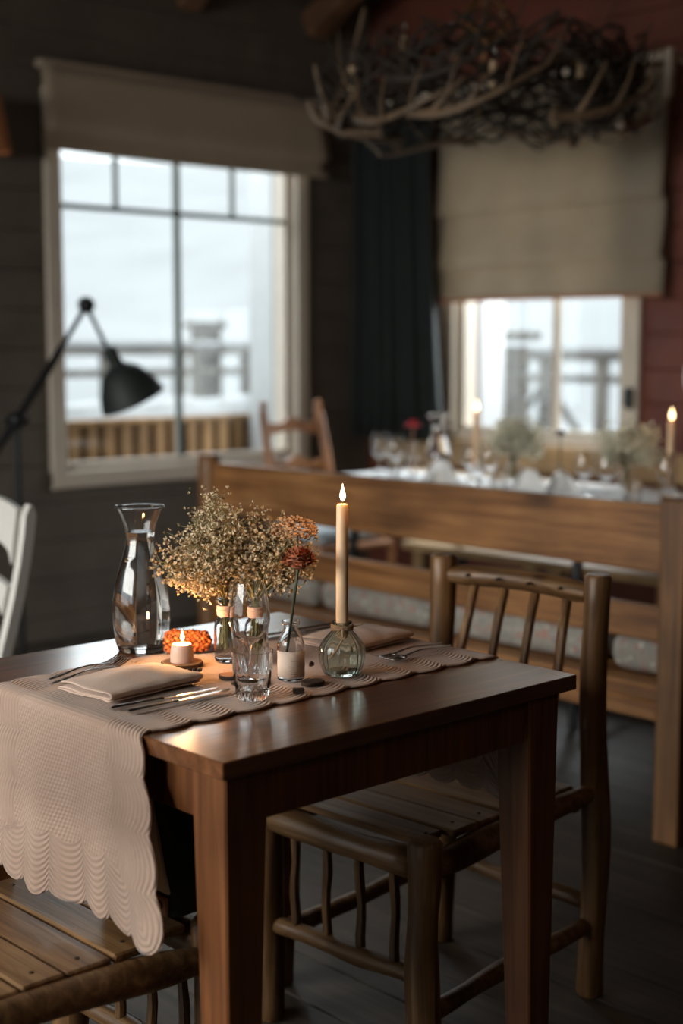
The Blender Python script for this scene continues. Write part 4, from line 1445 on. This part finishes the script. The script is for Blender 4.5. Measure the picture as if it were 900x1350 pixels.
# ------------------------------------------------------------------ orange cone
co = thing('banksia_cone', 'orange spiky cone lying behind the short pink candle', 'cone', (0.350, 0.545, TOP + 0.021))
bm = nb()
ax = Vector((0.80, -0.58, 0.02)).normalized()
e1 = ax.orthogonal().normalized(); e2 = ax.cross(e1)
rnd = random.Random(4)
NS_ = 165
for i in range(NS_):
    u = (i + 0.5) / NS_
    cx = (u - 0.5) * 0.080
    rad = 0.0205 * min(1.0, (math.sin(PI * min(0.5, 0.06 + 2.2 * u))) ** 0.6) * (1 - 0.32 * u) * (1.0 if u < 0.93 else (1 - u) / 0.07)
    th = i * 2.39996 + rnd.uniform(-0.12, 0.12)
    d = e1 * math.cos(th) + e2 * math.sin(th)
    p = ax * cx + d * rad
    tn = ax.cross(d)
    h = rnd.uniform(0.0032, 0.0066)
    wv = rnd.uniform(0.0034, 0.0044)
    lean = ax * rnd.uniform(-0.0035, 0.0005)
    base_ = [bm.verts.new(p + tn * wv * math.cos(q * PI / 3) + ax * wv * math.sin(q * PI / 3) - d * 0.003) for q in range(6)]
    mid_ = [bm.verts.new(p + (tn * math.cos(q * PI / 3) + ax * math.sin(q * PI / 3)) * wv * 0.8 + d * h * 0.55 + lean * 0.5) for q in range(6)]
    tip = bm.verts.new(p + d * h + lean)
    for q in range(6):
        f = bm.faces.new([base_[q], base_[(q + 1) % 6], mid_[(q + 1) % 6], mid_[q]]); f.smooth = True
        f = bm.faces.new([mid_[q], mid_[(q + 1) % 6], tip]); f.smooth = True
build('scales', bm, M['cone'], co)
bm = nb()
pts = [ax * ((i / 10 - 0.5) * 0.078) for i in range(11)]
tube(bm, pts, [0.006] + [0.0185 * (1 - 0.32 * i / 10) * (0.8 if i == 1 else 1) for i in range(1, 10)] + [0.006], 18)
build('core', bm, M['bark'], co)

# ------------------------------------------------------------------ wine glass and tumbler
def wine_glass(label, loc, sc_=1.0, group=None, mat='glass', seg=48):
    r = thing('wine_glass', label, 'wine glass', loc, group=group)
    s = sc_
    bowl = [(0.0038, 0.066), (0.010, 0.069), (0.024, 0.080), (0.0335, 0.100), (0.0345, 0.118), (0.0315, 0.142), (0.0265, 0.172)]
    o = spline([Vector(p) for p in bowl], 5)
    prof = [(p.x * s, p.y * s) for p in o] + [((p.x - 0.0010) * s, (p.y + (0.0012 if p.y < 0.08 else 0)) * s) for p in reversed(o) if p.x > 0.006]
    prof += [(0, 0.0705 * s)]
    prof = [(0, 0.066 * s)] + prof
    bm = nb(); lathe(bm, prof, seg); build('bowl', bm, M[mat], r)
    bm = nb(); lathe(bm, [(0, 0.0662 * s), (0.0042 * s, 0.0665 * s), (0.003 * s, 0.058 * s), (0.0028 * s, 0.02 * s), (0.0045 * s, 0.008 * s), (0.0, 0.006 * s)], 16); build('stem', bm, M[mat], r)
    bm = nb(); lathe(bm, [(0, 0), (0.032 * s, 0.0), (0.0325 * s, 0.0012 * s), (0.015 * s, 0.004 * s), (0.005 * s, 0.0075 * s), (0, 0.008 * s)], seg); build('foot', bm, M[mat], r)
    return r


wine_glass('empty stemmed wine glass just behind the cut tumbler on the foreground table', (0.290, 0.300, TOP), 0.95)
tu = thing('tumbler', 'cut-glass tumbler nearest the camera on the foreground table', 'tumbler', (0.232, 0.222, TOP))
bm = nb()
SEG = 64
facets = []
prof_o = [(0.0, 0), (0.022, 0), (0.0245, 0.003), (0.0255, 0.010), (0.0272, 0.022), (0.0285, 0.034), (0.0300, 0.046), (0.0302, 0.049), (0.0322, 0.074)]
prof_i = [(0.0302, 0.0742), (0.0285, 0.050), (0.0265, 0.034), (0.0245, 0.018), (0.022, 0.013), (0, 0.0125)]
rings = lathe(bm, prof_o + prof_i, SEG)
for ri, (r, z) in enumerate(prof_o):
    if 0.002 < z < 0.047:
        band = int((z - 0.002) / 0.0125)
        for k, v in enumerate(rings[ri]):
            ph = (k + (2 if band % 2 else 0)) % 4
            amp = 0.0030 * (1 - abs(ph - 2) / 2)
            f = 1 - 0.0024 / r + amp / r
            v.co.x *= f; v.co.y *= f
for f in bm.faces:
    cz = f.calc_center_median().z
    if cz < 0.047 and f.normal.length:
        f.smooth = False
build('body', bm, M['glass'], tu)

# ------------------------------------------------------------------ cutlery


def prism_along(bm, pts, wid, thick):
    """Flat bar along pts: half-width list, half-thickness list."""
    n = len(pts)
    R = []
    for i, p in enumerate(pts):
        p = Vector(p)
        t = (Vector(pts[min(i + 1, n - 1)]) - Vector(pts[max(i - 1, 0)])).normalized()
        s = Vector((0, 1, 0)); u = t.cross(s).normalized()
        w_, h_ = wid[i], thick[i]
        ring = []
        for k in range(8):
            a = 2 * PI * (k + 0.5) / 8
            ring.append(bm.verts.new(p + s * (w_ * math.cos(a)) + u * (h_ * math.sin(a))))
        R.append(ring)
    for i in range(n - 1):
        for k in range(8):
            f = bm.faces.new([R[i][k], R[i][(k + 1) % 8], R[i + 1][(k + 1) % 8], R[i + 1][k]]); f.smooth = True
    bm.faces.new(list(reversed(R[0]))); bm.faces.new(R[-1])


def fork(label, loc, rz, group):
    r = thing('fork', label, 'fork', loc, rz, group)
    bm = nb()
    pts = spline([(0, 0, 0.003), (0.03, 0, 0.0045), (0.08, 0, 0.008), (0.115, 0, 0.0055), (0.130, 0, 0.003)], 4)
    n = len(pts)
    prism_along(bm, pts, [0.0035 + 0.002 * math.sin(PI * min(1, i / (n * 0.35))) if i < n * 0.35 else 0.0033 + (0.0065 * max(0, (i / n - 0.8) / 0.2)) for i in range(n)], [0.0016] * n)
    build('handle', bm, M['steel'], r)
    for k in range(4):
        y = -0.0081 + 0.0054 * k
        bm = nb()
        pts = spline([(0.127, y * 0.85, 0.003), (0.145, y, 0.0022), (0.165, y, 0.005), (0.180, y, 0.010)], 3)
        prism_along(bm, pts, [0.0017] * (len(pts) - 1) + [0.0006], [0.0011] * (len(pts) - 1) + [0.0005]); build('tine', bm, M['steel'], r)
    return r


def knife(label, loc, rz, group):
    r = thing('table_knife', label, 'knife', loc, rz, group)
    bm = nb()
    pts = [(0, 0, 0.0042), (0.006, 0, 0.0042), (0.03, 0, 0.0044), (0.06, 0, 0.0044), (0.082, 0, 0.0042), (0.09, 0, 0.004)]
    prism_along(bm, pts, [0.004, 0.0062, 0.0058, 0.005, 0.0045, 0.0058], [0.002, 0.0038, 0.0036, 0.0032, 0.003, 0.0036]); build('handle', bm, M['steel'], r)
    bm = nb()
    pts = [(0.089, 0, 0.004), (0.10, 0, 0.004), (0.13, 0, 0.004), (0.165, 0, 0.004), (0.185, 0.002, 0.004), (0.196, 0.005, 0.004)]
    prism_along(bm, pts, [0.0035, 0.0065, 0.0082, 0.0085, 0.0065, 0.0012], [0.0018, 0.0012, 0.0010, 0.0009, 0.0008, 0.0005]); build('blade', bm, M['steel'], r)
    return r


def ang(a, b):
    return math.atan2(b[1] - a[1], b[0] - a[0])


TN = TOP + 0.0004
gf = 'forks of the left place setting'
fork('fork lying left of the napkin on the runner, nearer the carafe', (0.060, 0.525, TN), ang((0.050, 0.522), (0.232, 0.575)), gf)
fork('fork lying left of the napkin on the runner, nearer the napkin', (0.048, 0.497, TN), ang((0.048, 0.497), (0.232, 0.548)), gf)
gk = 'knives of the left place setting'
knife('table knife beside the near napkin, closer to the napkin', (0.028, 0.300, TN), ang((0.028, 0.300), (0.222, 0.292)), gk)
knife('table knife beside the near napkin, closer to the table edge', (0.036, 0.266, TN), ang((0.036, 0.266), (0.222, 0.272)), gk)
gb = 'knives of the far place setting'
knife('dark-looking knife behind the ribbed vase, farther from the camera', (0.705, 0.545, TN), ang((0.705, 0.545), (0.53, 0.572)), gb)
knife('dark-looking knife behind the ribbed vase, nearer the labelled bottle', (0.700, 0.520, TN), ang((0.700, 0.520), (0.52, 0.540)), gb)
gs = 'forks of the far place setting'
fork('fork right of the ribbed vase, beside the far napkin', (0.726, 0.292, TN), ang((0.726, 0.292), (0.55, 0.283)), gs)
fork('fork right of the ribbed vase, nearer the scalloped runner edge', (0.722, 0.268, TN), ang((0.722, 0.268), (0.545, 0.254)), gs)

# ------------------------------------------------------------------ napkins


def napkin(label, loc, rz, lx, ly, seed):
    """Folded cloth: three rounded layers joined by a fold along one side."""
    r = thing('napkin', label, 'napkin', loc, rz)
    bm = nb()
    NL = 3
    prof = []
    th = 0.0062
    for k in range(NL):
        z0_ = 0.003 + th * k
        seq = [i / 12 for i in range(13)]
        if k % 2:
            seq = seq[::-1]
        for u in seq:
            prof.append((u * (ly - 0.006 * k), z0_ + (0.0014 * math.sin(PI * u))))
    NXN = 26
    R = []
    for i in range(NXN + 1):
        u = i / NXN
        row = []
        for k, (y, z) in enumerate(prof):
            lay = k // 13
            puff = 0.004 * math.sin(PI * u) * lay * math.sin(PI * min(1, max(0, y / ly)))
            nz = 0.0014 * noise.noise(Vector((u * 5, y * 25, seed))) * lay
            row.append(bm.verts.new((u * lx + 0.0025 * math.sin(y * 60 + lay) * (1 if 0 < i < NXN else 1.4), y, z + puff + nz)))
        R.append(row)
    for i in range(NXN):
        for k in range(len(prof) - 1):
            f = bm.faces.new([R[i][k], R[i + 1][k], R[i + 1][k + 1], R[i][k + 1]]); f.smooth = True
    o = build('cloth', bm, M['napkin'], r)
    o.modifiers.new('solid', 'SOLIDIFY').thickness = 0.0030
    s_ = o.modifiers.new('sub', 'SUBSURF'); s_.levels = 1; s_.render_levels = 1
    return r


napkin('folded pale pink napkin at the near left place, between forks and knives', (0.045, 0.330, TOP), math.radians(5), 0.185, 0.135, 1)
napkin('folded pale pink napkin at the far right place, behind the ribbed vase', (0.548, 0.335, TOP), math.radians(6), 0.165, 0.135, 2)

# ------------------------------------------------------------------ scattered wooden pieces


def disc(name, label, cat, loc, r, h, mat, sq=(1, 1), rz=0, group=None):
    t = thing(name, label, cat, loc, rz, group)
    bm = nb()
    pr = [(0, 0), (r, 0), (r * 1.03, h * 0.5), (r, h), (0, h)]
    lathe(bm, pr, 22)
    for v in bm.verts:
        v.co.x *= sq[0]; v.co.y *= sq[1]
    build('rim', bm, M['bark'], t)
    bm = nb()
    lathe(bm, [(0, h), (r * 0.9, h), (r * 0.9, h + 0.0006), (0, h + 0.0006)], 22)
    for v in bm.verts:
        v.co.x *= sq[0]; v.co.y *= sq[1]
    build('face', bm, mat, t)
    return t


disc('wood_slice', 'dark wood slice between the labelled bottle and the ribbed vase', 'wood slice', (0.358, 0.226, TOP), 0.020, 0.005, M['bark'], (1, 0.8))
disc('wood_slice', 'reddish wood slice between the small candle and the tumbler', 'wood slice', (0.292, 0.352, TOP), 0.019, 0.005, M['copper'])
bm = nb(); bx(bm, (0, 0, 0.004), (0.018, 0.010, 0.008), 0.0015)
o = build('wood_chip', bm, M['bark'], None, (0.302, 0.196, TOP + 0.0006), (0, 0, -0.6)); tag(o, 'small dark wood chip just right of the tumbler', 'wood chip')
bm = nb()
for k in range(3):
    blob(bm, (-0.008 + 0.008 * k, 0.001 * (k % 2), 0.0042), 0.0045, 1, (1.0, 0.8, 0.9), 0.0005)
o = build('seed_pod', bm, M['bark'], None, (0.270, 0.418, TOP + 0.0006), (0, 0, -0.7)); tag(o, 'tiny dark seed pod in front of the short pink candle', 'seed pod')
bm = nb(); blob(bm, (0, 0, 0.005), 0.006, 1, (1.1, 0.8, 0.8), 0.0006)
o = build('seed_pod', bm, M['bark'], None, (0.436, 0.318, TOP + 0.0006)); tag(o, 'tiny dark seed pod between the labelled bottle and the ribbed vase', 'seed pod')

# ------------------------------------------------------------------ things on the far table
FZ = 0.7685


def far_pt(px_y, x=3.0):
    return (x, px_y, FZ)


wg = wine_glass('wine glass at the far left end of the far table, left of the red flower', (3.0, 2.79, FZ), 1.0, 'far table wine glasses', seg=24)
for (x, y, lb) in ((2.96, 2.655, 'wine glass on the far table, in front of the red flower'),
                   (2.88, 2.17, 'wine glass on the far table, just left of the middle bouquet'),
                   (2.86, 2.06, 'wine glass on the far table, in front of the middle bouquet'),
                   (2.88, 1.64, 'wine glass on the far table, left of the right-hand bouquet'),
                   (2.86, 1.53, 'wine glass on the far table, in front of the right-hand bouquet'),
                   (2.93, 1.335, 'wine glass on the far table, beside the right-hand candle')):
    dup(wg, (x, y, FZ), 0, lb)
fc = dup(ca, (3.0, 2.455, FZ), 0.4, 'glass carafe on the far table, right of the red flower')


def far_candle(label, vlabel, x, y, h):
    v = thing('candle_holder', vlabel, 'candle holder', (x, y, FZ))
    bm = nb(); lathe(bm, [(0, 0), (0.026, 0), (0.034, 0.02), (0.030, 0.045), (0.014, 0.06), (0.0145, 0.07), (0.0125, 0.07), (0.0, 0.05)], 24); build('body', bm, M['glass'], v)
    c = thing('taper_candle', label, 'candle', (x, y, FZ + 0.052))
    add_candle(c, 0, h, 0.0125, M['wax'], 0.042, 0.25, 0.02)


far_candle('lit cream candle on the far table before the window, right of the carafe', 'glass holder of the candle right of the far carafe', 3.0, 2.255, 0.225)
far_candle('lit cream candle at the right edge of the photo on the far table', 'glass holder of the candle at the right edge', 2.98, 1.355, 0.225)

for (x, y, lb, vl, sd) in ((3.02, 2.085, 'blurred baby\'s breath bouquet in the middle of the far table', 'glass jar holding the middle bouquet of the far table', 31),
                           (3.02, 1.565, 'blurred baby\'s breath bouquet at the right of the far table', 'glass jar holding the right-hand bouquet of the far table', 32)):
    v = thing('flower_jar', vl, 'jar', (x, y, FZ))
    oj = [(0.016, 0), (0.026, 0.003), (0.030, 0.02), (0.030, 0.07), (0.022, 0.085), (0.021, 0.10), (0.024, 0.105)]
    bm = nb(); vessel(bm, oj, 0.002, 0.006, 28, 3); build('body', bm, M['glass'], v)
    rnd = random.Random(sd)
    tips = [rel(rnd.uniform(-0.085, 0.085), rnd.uniform(-0.07, 0.07), rnd.uniform(0.15, 0.235)) for _ in range(20)]
    bouquet(lb, (x, y, FZ), 0.10, tips, sd, M['blossom_white'], 34, 0.020, 0.0060, per=2)

# red flower
v = thing('flower_jar', 'glass vase holding the red flower on the far table', 'vase', (3.04, 2.635, FZ))
bm = nb(); vessel(bm, [(0.016, 0), (0.026, 0.003), (0.030, 0.02), (0.028, 0.06), (0.018, 0.09), (0.016, 0.12), (0.022, 0.135)], 0.002, 0.006, 28, 3); build('body', bm, M['glass'], v)
t = thing('red_flower', 'bright red flower at the left of the far table', 'flower', (3.04, 2.635, FZ))
bm = nb(); tube(bm, spline([(0.003, 0, 0.015), (0, 0.002, 0.12), (0, 0, 0.195)], 4), 0.003, 8); build('stem', bm, M['leather'], t)
bm = nb()
rnd = random.Random(77)
for ring_i, (nr, rad, tilt) in enumerate(((14, 0.042, 0.15), (12, 0.034, 0.5), (9, 0.024, 0.9), (5, 0.012, 1.3))):
    for k in range(nr):
        th = 2 * PI * (k + 0.5 * ring_i) / nr
        d = Vector((math.cos(th) * math.cos(tilt), math.sin(th) * math.cos(tilt), math.sin(tilt)))
        tn = Vector((-math.sin(th), math.cos(th), 0))
        c = Vector((0, 0, 0.20 + 0.004 * ring_i))
        pa = [bm.verts.new(c + d * 0.004), bm.verts.new(c + d * rad * 0.6 + tn * 0.011 + Vector((0, 0, 0.004))), bm.verts.new(c + d * rad + tn * 0.006), bm.verts.new(c + d * rad - tn * 0.006), bm.verts.new(c + d * rad * 0.6 - tn * 0.011 + Vector((0, 0, 0.004)))]
        bm.faces.new(pa)
build('petals', bm, M['red_petals'], t)
# dark dried flower
v = thing('flower_jar', 'small glass bottle holding the dark dried flower on the far table', 'bottle', (3.0, 1.845, FZ))
bm = nb(); vessel(bm, [(0.014, 0), (0.022, 0.003), (0.024, 0.02), (0.022, 0.05), (0.012, 0.075), (0.013, 0.09)], 0.002, 0.006, 24, 3); build('body', bm, M['glass'], v)
t = thing('dried_flower', 'dark dried flower on a thin stem between the two far bouquets', 'flower', (3.0, 1.845, FZ))
bm = nb(); tube(bm, spline([(0.002, 0, 0.01), (0, 0.001, 0.1), (0, 0, 0.205)], 4), 0.0025, 6); build('stem', bm, M['stem_dark'], t)
bm = nb()
for k in range(40):
    th = rnd.uniform(0, 2 * PI); z = rnd.uniform(-0.4, 1)
    q = math.sqrt(max(0, 1 - z * z))
    d = Vector((q * math.cos(th), q * math.sin(th), z * 0.7))
    tube(bm, [Vector((0, 0, 0.21)) + d * 0.008, Vector((0, 0, 0.21)) + d * 0.022], [0.004, 0.001], 5)
build('petals', bm, M['bark'], t)

# folded napkins and plates on the far table


def stand_napkin(label, x, y, s):
    bm = nb()
    N_ = 24
    rows = []
    for k in range(5):
        v_ = k / 4
        rr_ = []
        for i in range(N_ + 1):
            u = i / N_
            a = -1.2 + 2.4 * u
            rad = 0.055 * s * (1 - 0.55 * v_)
            zf = 0.085 * s * v_ * (0.75 + 0.25 * math.sin(PI * u))
            rr_.append(bm.verts.new((rad * math.sin(a) * 1.5, rad * (math.cos(a) - 0.6) + 0.008 * math.sin(9 * u), zf + 0.002)))
        rows.append(rr_)
    for k in range(4):
        for i in range(N_):
            f = bm.faces.new([rows[k][i], rows[k][i + 1], rows[k + 1][i + 1], rows[k + 1][i]]); f.smooth = True
    o = build('white_napkin', bm, M['white_cloth'], None, (x, y, FZ + 0.001), (0, 0, random.uniform(-0.5, 0.5) - 0.8))
    o.modifiers.new('solid', 'SOLIDIFY').thickness = 0.003
    tag(o, label, 'napkin', 'white napkins on the far table')


stand_napkin('white folded napkin on the far table, between carafe and candle', 2.86, 2.31, 1.1)
stand_napkin('white folded napkin on the far table, in front of the middle candle', 2.80, 2.24, 0.9)
stand_napkin('white folded napkin on the far table, in front of the dark dried flower', 2.88, 1.89, 1.0)
stand_napkin('white folded napkin on the far table, right of the dark dried flower', 2.88, 1.74, 1.0)
for (x, y, lb) in ((2.86, 2.56, 'small glass of water on the far table, left of the carafe'), (2.86, 1.42, 'small glass on the far table, left of the right-hand candle'), (2.83, 1.99, 'small glass on the far table, right of the middle bouquet')):
    o = dup(tu, (x, y, FZ), 0, lb, 'far table tumblers')

# ------------------------------------------------------------------ antler chandelier
ch = thing('antler_chandelier', 'large ring chandelier of tangled antlers hanging over the far table', 'chandelier', (2.80, 2.05, 2.19))
RR = 0.50
rnd = random.Random(9)


def antler(bm, rnd, th, rad, z, length, lift, outw, thick, tines=4):
    """A curved beam that follows the ring, with tines branching up and out."""
    n = 12
    pts = []
    for i in range(n + 1):
        u = i / n
        a = th + length * u
        r_ = rad + outw * math.sin(PI * u * 0.9) * u
        pts.append(Vector((r_ * math.cos(a), r_ * math.sin(a), z + lift * u * u + 0.03 * math.sin(4 * u + th))))
    rad_l = [thick * (1.15 - 0.85 * (i / n)) for i in range(n + 1)]
    tube(bm, pts, rad_l, 8)
    for k in range(tines):
        i = 2 + int((n - 3) * k / max(1, tines - 1))
        p = pts[i]
        tdir = (pts[min(i + 1, n)] - pts[i - 1]).normalized()
        outv = Vector((p.x, p.y, 0)).normalized()
        d = (tdir * rnd.uniform(0.2, 0.7) + outv * rnd.uniform(-0.3, 0.9) + Vector((0, 0, rnd.uniform(0.3, 1.0)))).normalized()
        ll = rnd.uniform(0.10, 0.2)
        q = p + d * ll * 0.5 + outv * 0.012
        e = p + d * ll + Vector((0, 0, 0.03)) + tdir * 0.02
        tube(bm, spline([p, q, e], 4), [rad_l[i] * 0.75 * (1 - 0.09 * j) for j in range(9)], 7)


for k in range(18):
    th = 2 * PI * k / 18 + rnd.uniform(-0.1, 0.1)
    bm = nb()
    lo_ = k % 2 == 0
    antler(bm, rnd, th, RR + rnd.uniform(-0.03, 0.05), -0.13 + (0 if lo_ else 0.12), rnd.uniform(0.7, 1.0), rnd.uniform(-0.03, 0.12), rnd.uniform(0.02, 0.10), 0.016, 4)
    build('antler', bm, M['antler'] if lo_ else M['antler_dark'], ch)
# one antler rising high at the left end of the ring
bm = nb()
lft = -RT * 0.53
L0 = Vector((lft.x, lft.y, -0.13))
tube(bm, spline([L0 + RT * 0.16, L0 + Vector((0, 0, 0.005)), L0 - RT * 0.05 + Vector((0, 0, 0.12)), L0 - RT * 0.075 + Vector((0, 0, 0.22))], 5), [0.02 - 0.0009 * i for i in range(16)], 8)
tube(bm, spline([L0 - RT * 0.01 + Vector((0, 0, 0.07)), L0 + RT * 0.05 + Vector((0, 0, 0.22)), L0 + RT * 0.10 + Vector((0, 0, 0.42))], 5), [0.017 - 0.0011 * i for i in range(11)], 8)
tube(bm, spline([L0 + RT * 0.03 + Vector((0, 0, 0.0)), L0 - RT * 0.06 + Vector((0, 0, 0.03)), L0 - RT * 0.105 + Vector((0, 0, 0.10))], 5), [0.015 - 0.0010 * i for i in range(11)], 8)
tube(bm, spline([L0 + RT * 0.02 + Vector((0, 0, 0.13)), L0 + RT * 0.09 + Vector((0, 0, 0.10)), L0 + RT * 0.16 + Vector((0, 0, 0.04))], 5), [0.013 - 0.0008 * i for i in range(11)], 8)
build('antler', bm, M['antler'], ch)
# twig and wire tangle
bm = nb()
for k in range(210):
    a = rnd.uniform(0, 2 * PI); ln_ = rnd.uniform(0.25, 0.8)
    z = rnd.uniform(-0.10, 0.13); r0 = RR + rnd.gauss(0, 0.045) - 0.02
    pts = []
    p1, p2 = rnd.uniform(0, 6), rnd.uniform(0, 6)
    for i in range(8):
        u = i / 7
        aa = a + ln_ * u
        r_ = r0 + 0.045 * math.sin(5 * u + p1)
        pts.append((r_ * math.cos(aa), r_ * math.sin(aa), z + 0.05 * math.sin(6 * u + p2)))
    tube(bm, pts, rnd.uniform(0.003, 0.008), 5, cap=False)
build('twig_ring', bm, M['antler_dark'], ch)
for k in range(10):
    a = 2 * PI * k / 10 + 0.15
    p = Vector((math.cos(a) * (RR - 0.01), math.sin(a) * (RR - 0.01), 0))
    bm = nb(); lathe(bm, [(0, 0), (0.012, 0), (0.012, 0.085), (0, 0.085)], 12); c = build('candle_tube', bm, M['bulb'], ch, p + Vector((0, 0, -0.07 + 0.05 * (k % 3))))
    bm = nb(); lathe(bm, [(0, 0.085), (0.008, 0.088), (0.013, 0.105), (0.006, 0.125), (0, 0.132)], 10); build('bulb', bm, M['crystal'], c)
# crown with drops, and chain
bm = nb()
tube(bm, [(0.075 * math.cos(a), 0.075 * math.sin(a), 0.20) for a in [2 * PI * q / 24 for q in range(25)]], 0.008, 8, cap=False)
for k in range(8):
    a = 2 * PI * k / 8
    tube(bm, spline([(0.075 * math.cos(a), 0.075 * math.sin(a), 0.20), (0.085 * math.cos(a), 0.085 * math.sin(a), 0.26), (0.05 * math.cos(a), 0.05 * math.sin(a), 0.31), (0.012 * math.cos(a), 0.012 * math.sin(a), 0.33)], 4), 0.006, 6)
    tube(bm, spline([(0.075 * math.cos(a), 0.075 * math.sin(a), 0.20), (0.20 * math.cos(a), 0.20 * math.sin(a), 0.13), (0.44 * math.cos(a), 0.44 * math.sin(a), 0.08)], 4), 0.006, 6)
build('crown', bm, M['brass'], ch)
for k in range(8):
    a = 2 * PI * (k + 0.5) / 8
    bm = nb(); lathe(bm, [(0, -0.03), (0.008, -0.018), (0.010, -0.006), (0.004, 0.008), (0, 0.012)], 8)
    build('crystal_drop', bm, M['crystal'], ch, (0.13 * math.cos(a), 0.13 * math.sin(a), 0.21 + 0.02 * (k % 3)))
bm = nb()
ztop = ceil_z(2.05) - 2.19 - 0.005
k = 0
z = 0.32
while z < ztop:
    pts = []
    for q in range(13):
        a = 2 * PI * q / 12
        u_, v_ = 0.011 * math.cos(a), 0.022 * math.sin(a)
        pts.append((u_, 0, z + v_) if k % 2 else (0, u_, z + v_))
    tube(bm, pts, 0.003, 5, cap=False)
    z += 0.034; k += 1
build('chain', bm, M['brass'], ch)
